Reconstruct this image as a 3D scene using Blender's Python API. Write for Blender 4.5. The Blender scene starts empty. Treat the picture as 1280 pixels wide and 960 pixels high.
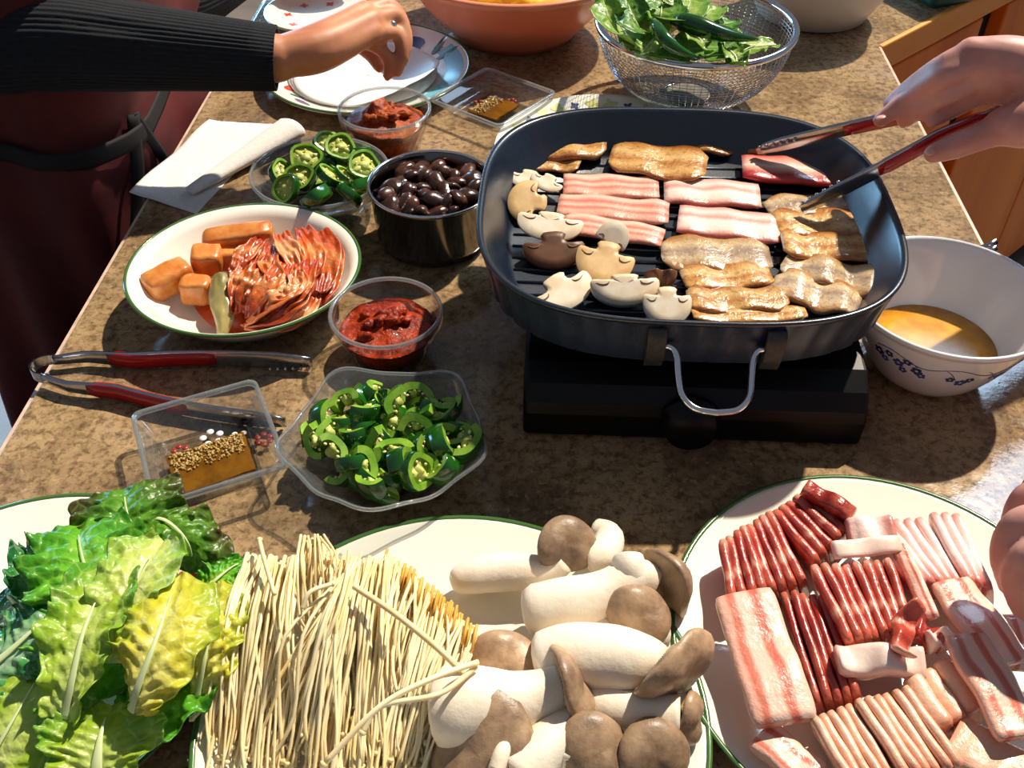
import bpy, bmesh, math, random
from mathutils import Vector, Matrix, noise
random.seed(7)
V = Vector
sc = bpy.context.scene
COL = sc.collection
PI = math.pi
# ---------------------------------------------------------------- camera, sky, sun, windows, exposure
FPX = 1244.0
CH = 0.62                      # camera height above the countertop (countertop top is z = 0, floor z = -0.92)
PITCH = math.atan(1151 / FPX)
YAW = math.radians(2.77)
cd = bpy.data.cameras.new('camera')
cd.sensor_width = 36; cd.lens = FPX / 1280 * 36; cd.clip_start = .01; cd.clip_end = 60
cam = bpy.data.objects.new('camera', cd); COL.objects.link(cam)
cam.location = (0, 0, CH); cam.rotation_euler = (PI / 2 - PITCH, 0, YAW)
sc.camera = cam
w = bpy.data.worlds.new('world'); sc.world = w; w.use_nodes = True
w.node_tree.nodes['Background'].inputs[0].default_value = (.62, .72, .9, 1)
w.node_tree.nodes['Background'].inputs[1].default_value = .20
SUN_DIR = V((.48, .66, 1)).normalized()
sl = bpy.data.lights.new('sun', 'SUN'); sl.energy = 5.2; sl.angle = math.radians(1.2); sl.color = (1, .88, .70)
so = bpy.data.objects.new('sun', sl); COL.objects.link(so)
so.rotation_euler = SUN_DIR.to_track_quat('Z', 'Y').to_euler(); so.location = SUN_DIR * 4
def window_light(name, loc, aim, sx, sy, power, col):
    l = bpy.data.lights.new(name, 'AREA'); l.shape = 'RECTANGLE'; l.size = sx; l.size_y = sy; l.energy = power; l.color = col
    o = bpy.data.objects.new(name, l); COL.objects.link(o); o.location = loc
    o.rotation_euler = (V(loc) - V(aim)).to_track_quat('Z', 'Y').to_euler()
window_light('window_daylight', (-1.75, 2.75, .28), (0, .8, .1), 2.3, .74, 60, (.30, .64, 1))
window_light('window_daylight', (1.45, 2.6, 1.95), (.3, .6, 0), .7, .9, 20, (.55, .75, 1))
vs = sc.view_settings
sc.display_settings.display_device = 'sRGB'
vs.view_transform = 'Standard'; vs.look = 'None'; vs.exposure = 0.22; vs.gamma = 1; vs.use_curve_mapping = False
sc.cycles.max_bounces = 10; sc.cycles.transparent_max_bounces = 24; sc.cycles.caustics_reflective = False; sc.cycles.caustics_refractive = False

# ---------------------------------------------------------------- measuring helpers (photo measurements -> real positions)
def _rz(a): return Matrix.Rotation(a, 3, 'Z')
CF = _rz(YAW) @ V((0, math.cos(PITCH), -math.sin(PITCH)))
CR = _rz(YAW) @ V((1, 0, 0))
CU = CR.cross(CF)
def ray(u, v): return CF + CR * ((u - 640) / FPX) + CU * ((480 - v) / FPX)
def P(u, v, z=0.0):
    d = ray(u, v); return V((0, 0, CH)) + d * ((z - CH) / d.z)
def Pn(u, v, n, k):            # a measured point on the vertical plane n.p = k
    d = ray(u, v); o = V((0, 0, CH)); return o + d * ((k - o.dot(n)) / d.dot(n))
def view_dir(r, u, t): return (CR * r + CU * u - CF * t).normalized()
def crop(ox, oy, s): return lambda x, y, z=0.0: P(ox + x / s, oy + y / s, z)

# ---------------------------------------------------------------- materials
def lin(c): return tuple(((x / 255) / 12.92 if x <= 10 else ((x / 255 + .055) / 1.055) ** 2.4) for x in c) + (1,)
MT = {}
def newmat(name):
    m = bpy.data.materials.new(name); m.use_nodes = True; MT[name] = m
    nt = m.node_tree; return m, nt, nt.nodes['Principled BSDF'], nt.nodes, nt.links
def coord(nt, kind, stretch=(1, 1, 1)):
    n = nt.nodes; tc = n.new('ShaderNodeTexCoord'); mp = n.new('ShaderNodeMapping'); mp.inputs['Scale'].default_value = stretch
    nt.links.new(tc.outputs[kind], mp.inputs[0]); return mp.outputs[0]
def nz(nt, co, scale, detail=4, rough=.6, dist=0):
    t = nt.nodes.new('ShaderNodeTexNoise'); t.inputs['Scale'].default_value = scale; t.inputs['Detail'].default_value = detail
    t.inputs['Roughness'].default_value = rough; t.inputs['Distortion'].default_value = dist
    nt.links.new(co, t.inputs['Vector']); return t.outputs['Fac']
def ramp(nt, fac, stops, interp='LINEAR'):
    r = nt.nodes.new('ShaderNodeValToRGB'); e = r.color_ramp.elements; r.color_ramp.interpolation = interp
    while len(e) < len(stops): e.new(.5)
    for el, (p, c) in zip(e, stops): el.position = p; el.color = lin(c)
    nt.links.new(fac, r.inputs[0]); return r.outputs[0]
def mixc(nt, fac, a, b, mode='MIX'):
    m = nt.nodes.new('ShaderNodeMix'); m.data_type = 'RGBA'; m.blend_type = mode
    if isinstance(fac, float): m.inputs[0].default_value = fac
    else: nt.links.new(fac, m.inputs[0])
    for s, i in ((a, 6), (b, 7)):
        if isinstance(s, tuple): m.inputs[i].default_value = lin(s)
        else: nt.links.new(s, m.inputs[i])
    return m.outputs[2]
def math_n(nt, op, a, b=0.0):
    m = nt.nodes.new('ShaderNodeMath'); m.operation = op
    for s, i in ((a, 0), (b, 1)):
        if isinstance(s, (int, float)): m.inputs[i].default_value = s
        else: nt.links.new(s, m.inputs[i])
    return m.outputs[0]
def bumpn(nt, fac, strength, dist, b):
    n = nt.nodes.new('ShaderNodeBump'); n.inputs['Strength'].default_value = strength; n.inputs['Distance'].default_value = dist
    nt.links.new(fac, n.inputs['Height']); nt.links.new(n.outputs[0], b.inputs['Normal'])
def randcol(nt, col, amt):
    oi = nt.nodes.new('ShaderNodeObjectInfo'); h = nt.nodes.new('ShaderNodeHueSaturation')
    nt.links.new(math_n(nt, 'ADD', math_n(nt, 'MULTIPLY', oi.outputs['Random'], amt), 1 - amt / 2), h.inputs['Value'])
    nt.links.new(col, h.inputs['Color']); return h.outputs[0]
def finish(b, rough=.5, metal=0, coat=0, sss=0, trans=0, spec=.5):
    b.inputs['Roughness'].default_value = rough; b.inputs['Metallic'].default_value = metal
    b.inputs['Coat Weight'].default_value = coat; b.inputs['Coat Roughness'].default_value = .08
    b.inputs['Specular IOR Level'].default_value = spec
    if sss:
        b.inputs['Subsurface Weight'].default_value = sss; b.inputs['Subsurface Radius'].default_value = (.006, .003, .002)
        b.inputs['Subsurface Scale'].default_value = 1
def M(name, c1, c2=None, sc_=20, det=4, lo=.35, hi=.65, rough=.5, metal=0, bump=0, bsc=None, coat=0, co='Object', stretch=(1, 1, 1), rnd=0, sss=0, spec=.5, bd=.002, dist=0):
    m, nt, b, n, L = newmat(name); c = coord(nt, co, stretch)
    col = ramp(nt, nz(nt, c, sc_, det, dist=dist), [(lo, c1), (hi, c2 or c1)])
    if rnd: col = randcol(nt, col, rnd)
    L.new(col, b.inputs['Base Color'])
    if bump: bumpn(nt, nz(nt, c, bsc or sc_, 4), bump, bd, b)
    finish(b, rough, metal, coat, sss, 0, spec); return m
def striped(name, stops, axis=1, amp=.25, sc_=3, rough=.35, coat=0, bump=.2, rnd=0, stretch=(1, 1, 1), fine=(255, 255, 255), fineamt=.0, sss=0):
    m, nt, b, n, L = newmat(name); c = coord(nt, 'Generated', stretch)
    s = n.new('ShaderNodeSeparateXYZ'); tc = n.new('ShaderNodeTexCoord'); L.new(tc.outputs['Generated'], s.inputs[0])
    oi = n.new('ShaderNodeObjectInfo')
    nn = n.new('ShaderNodeTexNoise'); nn.noise_dimensions = '4D'; nn.inputs['Scale'].default_value = sc_; nn.inputs['Detail'].default_value = 4
    L.new(c, nn.inputs['Vector']); L.new(math_n(nt, 'MULTIPLY', oi.outputs['Random'], 40), nn.inputs['W'])
    v = math_n(nt, 'ADD', s.outputs[axis], math_n(nt, 'MULTIPLY', math_n(nt, 'SUBTRACT', nn.outputs['Fac'], .5), amp))
    col = ramp(nt, v, stops)
    f2 = nz(nt, coord(nt, 'Object'), 220, 3)
    if fineamt: col = mixc(nt, math_n(nt, 'MULTIPLY', math_n(nt, 'GREATER_THAN', f2, .58), fineamt), col, fine)
    if rnd: col = randcol(nt, col, rnd)
    L.new(col, b.inputs['Base Color']); bumpn(nt, nz(nt, coord(nt, 'Object'), 160, 4), bump, .003, b)
    finish(b, rough, 0, coat, sss); return m
def glassmat(name, tint=(251, 252, 252), haze=0.0, hazecol=(220, 230, 235), gl=.02, rough=.02):
    m = bpy.data.materials.new(name); m.use_nodes = True; MT[name] = m; nt = m.node_tree; n = nt.nodes; L = nt.links; n.remove(n['Principled BSDF'])
    t = n.new('ShaderNodeBsdfTransparent'); t.inputs[0].default_value = lin(tint)
    g = n.new('ShaderNodeBsdfGlossy'); g.inputs['Roughness'].default_value = rough
    lw = n.new('ShaderNodeLayerWeight'); lw.inputs['Blend'].default_value = .22
    f = math_n(nt, 'MINIMUM', math_n(nt, 'ADD', math_n(nt, 'MULTIPLY', lw.outputs['Fresnel'], .40), gl), .85)
    mx = n.new('ShaderNodeMixShader'); L.new(f, mx.inputs[0]); L.new(t.outputs[0], mx.inputs[1]); L.new(g.outputs[0], mx.inputs[2])
    out = mx.outputs[0]
    if haze:
        d = n.new('ShaderNodeBsdfTranslucent'); d.inputs[0].default_value = lin(hazecol)
        d2 = n.new('ShaderNodeBsdfDiffuse'); d2.inputs[0].default_value = lin(hazecol)
        m1 = n.new('ShaderNodeMixShader'); m1.inputs[0].default_value = .5; L.new(d.outputs[0], m1.inputs[1]); L.new(d2.outputs[0], m1.inputs[2])
        m2 = n.new('ShaderNodeMixShader'); m2.inputs[0].default_value = haze; L.new(out, m2.inputs[1]); L.new(m1.outputs[0], m2.inputs[2]); out = m2.outputs[0]
    L.new(out, n['Material Output'].inputs[0]); return m

def mat_counter():
    m, nt, b, n, L = newmat('counter_laminate'); c = coord(nt, 'Object')
    big = ramp(nt, nz(nt, c, 11, 6, .65, .6), [(.30, (108, 88, 66)), (.45, (146, 120, 88)), (.58, (172, 144, 106)), (.72, (164, 140, 120))])
    mid = nz(nt, c, 110, 6, .75, .3)
    col = mixc(nt, ramp(nt, mid, [(.38, (225, 225, 225)), (.54, (0, 0, 0))]), big, (76, 54, 38))
    col = mixc(nt, ramp(nt, nz(nt, c, 130, 4, .7), [(.56, (0, 0, 0)), (.68, (200, 200, 200))]), col, (205, 172, 128))
    gr = ramp(nt, nz(nt, c, 34, 5, .7, .8), [(.60, (0, 0, 0)), (.72, (150, 150, 150))])
    col = mixc(nt, gr, col, (128, 118, 112))
    wave = nz(nt, c, 260, 2)
    col = mixc(nt, ramp(nt, wave, [(.62, (0, 0, 0)), (.7, (190, 190, 190))]), col, (48, 34, 22))
    L.new(col, b.inputs['Base Color']); bumpn(nt, nz(nt, c, 180, 3), .12, .001, b)
    rr = ramp(nt, nz(nt, c, 60, 4), [(.3, (60, 60, 60)), (.7, (112, 112, 112))]); L.new(rr, b.inputs['Roughness'])
    b.inputs['Specular IOR Level'].default_value = .5; return m
mat_counter()
M('lit_counter_edge', (215, 190, 170), (190, 160, 140), 60, rough=.35)  # pale tone stands in for light reflected off the edge bevel
M('wood', (238, 136, 38), (210, 106, 22), 6, 6, rough=.5, stretch=(1, 1, .12), spec=.25, dist=1.2)
M('wood_trim', (244, 164, 66), (226, 136, 46), 8, 5, rough=.45, stretch=(.3, .3, 1), spec=.3)
M('gap_shade', (30, 14, 8), rough=.8)  # near-black colour stands in for shade in door gaps and below overhangs
M('floor_tile', (120, 112, 104), (98, 90, 84), 5, rough=.4)
M('cast_black', (11, 20, 32), (18, 32, 50), 300, rough=.27, spec=.9, bump=.15, bsc=420, bd=.0006)
M('cast_side', (24, 36, 54), (34, 50, 74), 300, rough=.42, spec=.7, bump=.3, bsc=420, bd=.0006)
M('stove_black', (4, 4, 6), rough=.4, spec=.25)
M('chrome', (222, 222, 225), rough=.10, metal=1)
M('steel', (190, 192, 196), (170, 172, 178), 60, rough=.2, metal=1)
M('dark_steel', (120, 118, 114), rough=.12, metal=1)
M('lug_iron', (70, 68, 62), (50, 50, 46), 200, rough=.5, metal=.3)
M('soot_steel', (118, 112, 100), (82, 78, 70), 120, rough=.45, metal=.8)
M('ceramic', (238, 234, 222), rough=.13, coat=.5)
M('ceramic_cool', (235, 238, 243), rough=.10, coat=.5)
M('green_band', (66, 104, 52), rough=.15, coat=.4)
M('print_blue', (58, 84, 150), rough=.2); M('print_navy', (52, 66, 108), rough=.2); M('print_red', (214, 70, 44), rough=.2)
M('print_green', (54, 108, 88), rough=.2); M('print_purple', (120, 88, 140), rough=.2); M('print_teal', (120, 196, 216), rough=.2)
M('print_olive', (196, 198, 130), rough=.2); M('print_white', (235, 235, 240), rough=.3); M('print_dark', (60, 28, 26), rough=.3)
M('print_maroon', (150, 44, 36), rough=.3)
M('red_plastic', (172, 16, 16), rough=.25, coat=.3)
M('salmon_plastic', (236, 150, 118), (230, 140, 106), 8, rough=.3, sss=.15)
M('white_plastic', (232, 226, 214), rough=.3)
M('green_plastic', (8, 74, 58), rough=.4)
M('paper', (232, 228, 224), (220, 216, 214), 260, rough=.9, bump=.35, bsc=240, bd=.001)
M('rice_paper', (246, 244, 240), rough=.5)
M('noodle_yellow', (240, 206, 40), (228, 178, 20), 90, rough=.4, rnd=.1)
glassmat('glass'); glassmat('petal_glass', (246, 249, 250), .06); glassmat('square_glass', (253, 254, 254), .02, gl=.04); glassmat('glass_edge_glint', (250, 252, 252), .16, (236, 244, 248), gl=.22); glassmat('pane', gl=.05)  # white haze in the rim glass stands in for bright edge highlights
def sauce(name, c, c2, tr=.45):
    m, nt, b, n, L = newmat(name); co = coord(nt, 'Object'); col = ramp(nt, nz(nt, co, 60, 4), [(.35, c), (.65, c2)])
    L.new(col, b.inputs['Base Color']); finish(b, .22, 0, 0, spec=.35); b.inputs['Alpha'].default_value = 1 - tr; return m
sauce('amber_sauce', (96, 60, 10), (132, 86, 18), .25); sauce('broth', (228, 166, 48), (206, 138, 30), .10); sauce('kimchi_juice', (190, 60, 10), (160, 40, 6), .2)
M('salt', (206, 176, 104), (160, 120, 50), 300, rough=.25, bump=.8, bsc=420, coat=.4)
M('paste', (172, 56, 14), (104, 22, 6), 90, rough=.4, spec=.25, bump=.8, bsc=130, coat=.06, bd=.004)
M('paste_brown', (190, 88, 24), (132, 46, 10), 110, rough=.4, spec=.25, bump=.8, bsc=150, coat=.05, bd=.004)
M('cap_glaze', (84, 48, 32), (38, 20, 13), 70, rough=.24, bump=.4, bsc=120, coat=.3, rnd=1.0)
M('radish', (222, 150, 78), (204, 108, 40), 70, rough=.3, bump=.3, bsc=90, coat=.3, rnd=.3)
striped('kimchi_leaf', [(.15, (164, 60, 18)), (.35, (204, 104, 44)), (.5, (216, 142, 84)), (.62, (200, 92, 34)), (.85, (172, 60, 18))], 1, .7, 5, .25, .4, .5, rnd=.35)
striped('kimchi_rib', [(.2, (204, 110, 56)), (.5, (222, 164, 112)), (.8, (192, 88, 40))], 1, .6, 4, .22, .4, .4, rnd=.25)
M('kimchi_green', (176, 160, 104), (120, 112, 60), 25, rough=.25, coat=.4)
M('chilli_skin', (28, 92, 18), (12, 60, 10), 30, rough=.16, coat=.5, rnd=.6)
M('chilli_flesh', (140, 178, 58), (96, 146, 36), 90, rough=.3, rnd=.4, bump=.2)
M('chilli_pith', (206, 208, 120), (176, 188, 84), 120, rough=.4, bump=.4, rnd=.2)
M('seed', (232, 222, 160), rough=.4)
M('champignon_flesh', (244, 232, 212), (226, 200, 164), 40, rough=.55, bump=.15, rnd=.15, sss=.1)
M('champignon_tan', (232, 196, 140), (206, 164, 108), 40, rough=.5, bump=.2, rnd=.1)
M('champignon_skin', (120, 76, 46), (88, 52, 32), 40, rough=.45, rnd=.3)
M('champignon_gill', (128, 92, 64), rough=.7)
M('oyster_stem', (246, 236, 220), (234, 218, 194), 18, rough=.5, bump=.35, bsc=110, stretch=(1, 1, 1), sss=.12)
M('oyster_cap', (176, 146, 114), (122, 96, 76), 60, 6, rough=.42, bump=.4, bsc=90, rnd=.45)
M('oyster_gill', (186, 160, 126), (150, 122, 92), 60, rough=.7)
M('oyster_cut', (248, 238, 216), rough=.55)
M('enoki', (250, 236, 196), (238, 212, 150), 25, rough=.42, rnd=.2, sss=.1)
M('enoki_cut', (236, 186, 84), (214, 158, 60), 60, rough=.6)
RAW_STOPS = [(.05, (222, 150, 128)), (.22, (232, 172, 150)), (.35, (216, 118, 100)), (.48, (236, 190, 168)), (.62, (214, 116, 98)), (.8, (238, 200, 178)), (.95, (228, 170, 150))]
striped('pork_raw', RAW_STOPS, 1, .22, 3, .3, .3, .35, rnd=.12, stretch=(.5, 1, 1))
striped('pork_pale', [(.05, (206, 112, 100)), (.2, (240, 206, 192)), (.45, (246, 224, 212)), (.58, (226, 150, 136)), (.72, (244, 216, 204)), (.95, (222, 150, 136))], 1, .2, 3, .3, .3, .3, rnd=.1, stretch=(.5, 1, 1))
striped('pork_red', [(.05, (190, 52, 44)), (.2, (170, 44, 40)), (.38, (230, 160, 140)), (.5, (246, 216, 200)), (.62, (238, 176, 156)), (.8, (228, 140, 120)), (.95, (190, 70, 60))], 1, .2, 3, .3, .3, .3, stretch=(.5, 1, 1))
striped('pork_cooked', [(.05, (164, 96, 40)), (.25, (222, 174, 106)), (.45, (184, 122, 62)), (.6, (226, 186, 124)), (.8, (196, 138, 72)), (.95, (150, 84, 34))], 1, .5, 3, .2, .5, .5, rnd=.4, stretch=(.6, 1, 1), fine=(92, 44, 16), fineamt=.35)
striped('pork_grey', [(.05, (170, 122, 74)), (.3, (212, 186, 150)), (.5, (168, 142, 122)), (.7, (222, 194, 150)), (.95, (180, 122, 62))], 1, .6, 3, .2, .5, .5, rnd=.3, stretch=(.6, 1, 1), fine=(120, 66, 24), fineamt=.3)
striped('slice_red', [(.0, (226, 170, 148)), (.12, (200, 96, 76)), (.3, (166, 56, 42)), (.55, (184, 72, 54)), (.66, (222, 152, 128)), (.74, (172, 60, 46)), (.95, (200, 100, 78))], 0, .35, 3, .28, .35, .4, rnd=.25)
striped('slice_dark', [(.0, (206, 120, 96)), (.15, (170, 48, 36)), (.5, (140, 32, 24)), (.7, (190, 84, 62)), (.8, (150, 36, 28)), (1, (196, 100, 80))], 0, .35, 3, .28, .35, .4, rnd=.25)
striped('slice_fat', [(.0, (232, 160, 150)), (.15, (244, 212, 204)), (.6, (246, 222, 214)), (.8, (238, 190, 180)), (1, (206, 104, 96))], 0, .3, 3, .3, .3, .3, rnd=.12)
striped('slice_skin', [(.0, (222, 170, 140)), (.4, (232, 188, 160)), (.7, (226, 176, 146)), (1, (214, 150, 122))], 0, .3, 4, .35, .25, .35, rnd=.12)
striped('slab_belly', [(.03, (236, 186, 166)), (.13, (236, 180, 160)), (.19, (212, 118, 96)), (.27, (216, 128, 106)), (.34, (240, 204, 186)), (.54, (240, 198, 178)), (.60, (214, 122, 100)), (.70, (208, 104, 86)), (.77, (238, 196, 176))], 1, .22, 3, .32, .3, .35, rnd=.1, stretch=(.4, 1, 1))
M('pork_fat', (244, 222, 208), (232, 196, 180), 60, rough=.3, bump=.3, coat=.3, sss=.1)
M('skin', (206, 140, 100), (190, 118, 84), 20, rough=.5, bump=.12, bsc=260, sss=.12, bd=.0006)
M('skin_pale', (214, 160, 146), (196, 134, 124), 20, rough=.5, bump=.12, bsc=260, sss=.12, bd=.0006)
M('nail', (226, 170, 150), rough=.25)
M('navy_knit', (16, 22, 32), (9, 13, 20), 200, rough=.9, bump=.5, bsc=500, bd=.001)
M('maroon_cloth', (92, 14, 14), (64, 7, 9), 9, rough=.8)
M('dark_trousers', (14, 15, 24), rough=.85); M('fold_shadow_black', (8, 8, 10), rough=.8); M('hair', (20, 14, 12), rough=.5)
M('blue_shirt', (70, 90, 140), (60, 80, 128), 40, rough=.85)
M('stool_vinyl', (10, 14, 22), rough=.25, coat=.3)
M('leaf_vein', (206, 220, 166), rough=.35)
def leafmat(name, inner, outer, edge, tr=.35, rough=.35):
    m, nt, b, n, L = newmat(name)
    a = n.new('ShaderNodeAttribute'); a.attribute_name = 'p'; s = n.new('ShaderNodeSeparateXYZ'); L.new(a.outputs['Vector'], s.inputs[0])
    co = coord(nt, 'Object'); d = math_n(nt, 'MULTIPLY', math_n(nt, 'SUBTRACT', nz(nt, co, 45, 5), .5), .7)
    t = math_n(nt, 'ADD', math_n(nt, 'ADD', math_n(nt, 'MULTIPLY', s.outputs[1], .55), math_n(nt, 'MULTIPLY', s.outputs[0], .45)), d)
    col = ramp(nt, t, [(.12, inner), (.5, outer), (.9, edge)])
    vv = n.new('ShaderNodeTexVoronoi'); vv.feature = 'DISTANCE_TO_EDGE'; vv.inputs['Scale'].default_value = 75; L.new(co, vv.inputs['Vector'])
    vein = ramp(nt, vv.outputs['Distance'], [(.0, (255, 255, 255)), (.09, (0, 0, 0))])
    col = mixc(nt, math_n(nt, 'MULTIPLY', vein, .35), col, inner)
    L.new(col, b.inputs['Base Color']); finish(b, rough, 0, .15)
    bumpn(nt, math_n(nt, 'ADD', math_n(nt, 'MINIMUM', vv.outputs['Distance'], .3), nz(nt, co, 60, 3)), .7, .004, b)
    tl = n.new('ShaderNodeBsdfTranslucent'); L.new(col, tl.inputs[0]); mx = n.new('ShaderNodeMixShader'); mx.inputs[0].default_value = tr
    L.new(b.outputs[0], mx.inputs[1]); L.new(tl.outputs[0], mx.inputs[2]); L.new(mx.outputs[0], n['Material Output'].inputs[0]); return m
leafmat('lettuce_bronze', (140, 196, 60), (84, 144, 34), (84, 74, 40)); leafmat('lettuce_green', (170, 220, 76), (104, 188, 42), (62, 146, 32))
leafmat('lettuce_cool', (196, 226, 190), (70, 150, 70), (30, 110, 60), .25, .2); leafmat('lettuce_heart', (240, 238, 150), (220, 214, 60), (170, 196, 50))
leafmat('lettuce_lime', (226, 238, 150), (176, 206, 60), (96, 168, 40)); leafmat('lettuce_pale', (240, 244, 190), (208, 222, 110), (150, 196, 66))
leafmat('herb_green', (160, 196, 84), (90, 150, 48), (62, 122, 36)); leafmat('herb_light', (206, 220, 130), (146, 188, 72), (112, 164, 52))

# ---------------------------------------------------------------- mesh helpers
class MB:
    def __init__(s): s.v = []; s.f = []; s.m = []; s.p = []
    def add(s, vs, fs, m=0, p=None):
        b = len(s.v); s.v += [tuple(x) for x in vs]; s.f += [tuple(i + b for i in f) for f in fs]; s.m += [m] * len(fs)
        s.p += p if p else [(0, 0, 0)] * len(vs)
        return s
    def grid(s, rows, m=0, cu=False, cv=False, p=None):
        nr, nc = len(rows), len(rows[0]); fs = []
        for i in range(nr if cu else nr - 1):
            for j in range(nc if cv else nc - 1):
                a, b = i, (i + 1) % nr; c, d = j, (j + 1) % nc
                fs.append((a * nc + c, a * nc + d, b * nc + d, b * nc + c))
        return s.add([q for r in rows for q in r], fs, m, p)
    def rings(s, rings, m=0, cap0=True, cap1=True):
        n = len(rings[0]); s.grid(rings, m, cv=True); b = len(s.v) - n * len(rings)
        if cap0: s.f.append(tuple(b + i for i in range(n))[::-1]); s.m.append(m)
        if cap1: e = len(s.v) - n; s.f.append(tuple(e + i for i in range(n))); s.m.append(m)
        return s
    def lathe(s, prof, seg=48, m=0, sx=1, sy=1, mod=None, mat=None, cap0=False, cap1=False, c=(0, 0, 0)):
        rows = []
        for r, z in prof:
            row = []
            for k in range(seg):
                a = 2 * PI * k / seg; q = mod(r, z, a) if mod else (r, z)
                x = V((q[0] * math.cos(a) * sx, q[0] * math.sin(a) * sy, q[1])); row.append((mat @ x if mat else x) + V(c))
            rows.append(row)
        return s.rings(rows, m, cap0, cap1)
    def tube(s, pts, r, seg=8, m=0, caps=True, flat=1, up=None):
        pts = [V(q) for q in pts]; n = len(pts); rings = []; last = None
        for i, q in enumerate(pts):
            t = (pts[min(i + 1, n - 1)] - pts[max(i - 1, 0)]).normalized()
            a = V(up) if up else (last if last else (V((0, 0, 1)) if abs(t.z) < .9 else V((1, 0, 0))))
            x = (a - t * a.dot(t)).normalized(); y = t.cross(x); last = x
            rr = r[i] if isinstance(r, (list, tuple)) else r
            rings.append([q + x * (rr * flat * math.cos(2 * PI * k / seg)) + y * (rr * math.sin(2 * PI * k / seg)) for k in range(seg)])
        return s.rings(rings, m, caps, caps)
    def ball(s, c, r, seg=10, rg=7, m=0, mat=None):
        r = r if isinstance(r, (tuple, list)) else (r, r, r); rows = []
        for i in range(rg + 1):
            t = PI * (.02 + .96 * i / rg); row = []
            for k in range(seg):
                a = 2 * PI * k / seg; q = V((r[0] * math.sin(t) * math.cos(a), r[1] * math.sin(t) * math.sin(a), -r[2] * math.cos(t)))
                row.append((mat @ q if mat else q) + V(c))
            rows.append(row)
        return s.rings(rows, m)
    def box(s, x0, x1, y0, y1, z0, z1, m=0, mat=None):
        vs = [V((x, y, z)) for x in (x0, x1) for y in (y0, y1) for z in (z0, z1)]
        if mat: vs = [mat @ q for q in vs]
        return s.add(vs, [(0, 1, 3, 2), (4, 6, 7, 5), (0, 4, 5, 1), (2, 3, 7, 6), (0, 2, 6, 4), (1, 5, 7, 3)], m)
    def prism(s, poly, z0, z1, m=0, ms=None):
        n = len(poly); vs = [(x, y, z0) for x, y in poly] + [(x, y, z1) for x, y in poly]; ms = m if ms is None else ms
        s.add(vs, [tuple(range(n))[::-1], tuple(range(n, 2 * n))], m); b = len(s.v) - 2 * n
        for i in range(n): s.f.append((b + i, b + (i + 1) % n, b + n + (i + 1) % n, b + n + i)); s.m.append(ms)
        return s
    def build(s, name, mats, parent=None, smooth=True, loc=(0, 0, 0), rot=(0, 0, 0), bevel=0, attr=False, fix=True):
        me = bpy.data.meshes.new(name); me.from_pydata(s.v, [], s.f)
        for x in (mats if isinstance(mats, (list, tuple)) else [mats]): me.materials.append(MT[x])
        me.polygons.foreach_set('material_index', s.m); me.polygons.foreach_set('use_smooth', [smooth] * len(s.f))
        if attr:
            at = me.attributes.new('p', 'FLOAT_VECTOR', 'POINT'); at.data.foreach_set('vector', [c for q in s.p for c in q])
        if fix:
            bm = bmesh.new(); bm.from_mesh(me); bmesh.ops.recalc_face_normals(bm, faces=bm.faces); bm.to_mesh(me); bm.free()
        o = bpy.data.objects.new(name, me); COL.objects.link(o); o.location = loc; o.rotation_euler = rot
        if parent: o.parent = parent
        if bevel:
            b = o.modifiers.new('b', 'BEVEL'); b.width = bevel; b.segments = 3; b.limit_method = 'ANGLE'; b.angle_limit = math.radians(40)
        return o
def tag(o, label, cat, group=None, kind=None):
    o['label'] = label; o['category'] = cat
    if group: o['group'] = group
    if kind: o['kind'] = kind
    return o
def thing(name, label, cat, loc=(0, 0, 0), rz=0, group=None):
    o = bpy.data.objects.new(name, None); COL.objects.link(o); o.location = loc; o.rotation_euler = (0, 0, rz); o.empty_display_size = .02
    return tag(o, label, cat, group)
KIDS = {}
def kids(o):
    return [c for c in o.children]
def copy_thing(o, loc, rot, label=None, s=1.0):
    c = o.copy(); COL.objects.link(c); c.location = loc; c.rotation_euler = rot; c.scale = (s, s, s)
    if label: c['label'] = label
    for k in kids(o):
        d = k.copy(); COL.objects.link(d); d.parent = c
    return c
def struct(o): o['kind'] = 'structure'; return o
def smoothpath(pts, n):
    pts = [V(q) for q in pts]; out = []
    if len(pts) == 2: return [pts[0].lerp(pts[1], i / n) for i in range(n + 1)]
    ext = [pts[0] * 2 - pts[1]] + pts + [pts[-1] * 2 - pts[-2]]
    for i in range(n + 1):
        t = i / n * (len(pts) - 1); k = min(int(t), len(pts) - 2); t -= k
        a, b, c, d = ext[k:k + 4]
        out.append(.5 * ((2 * b) + (c - a) * t + (2 * a - 5 * b + 4 * c - d) * t * t + (3 * b - a - 3 * c + d) * t ** 3))
    return out
ORD = ['first', 'second', 'third', 'fourth', 'fifth', 'sixth', 'seventh', 'eighth', 'ninth', 'tenth', 'eleventh', 'twelfth', 'thirteenth', 'fourteenth']
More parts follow.
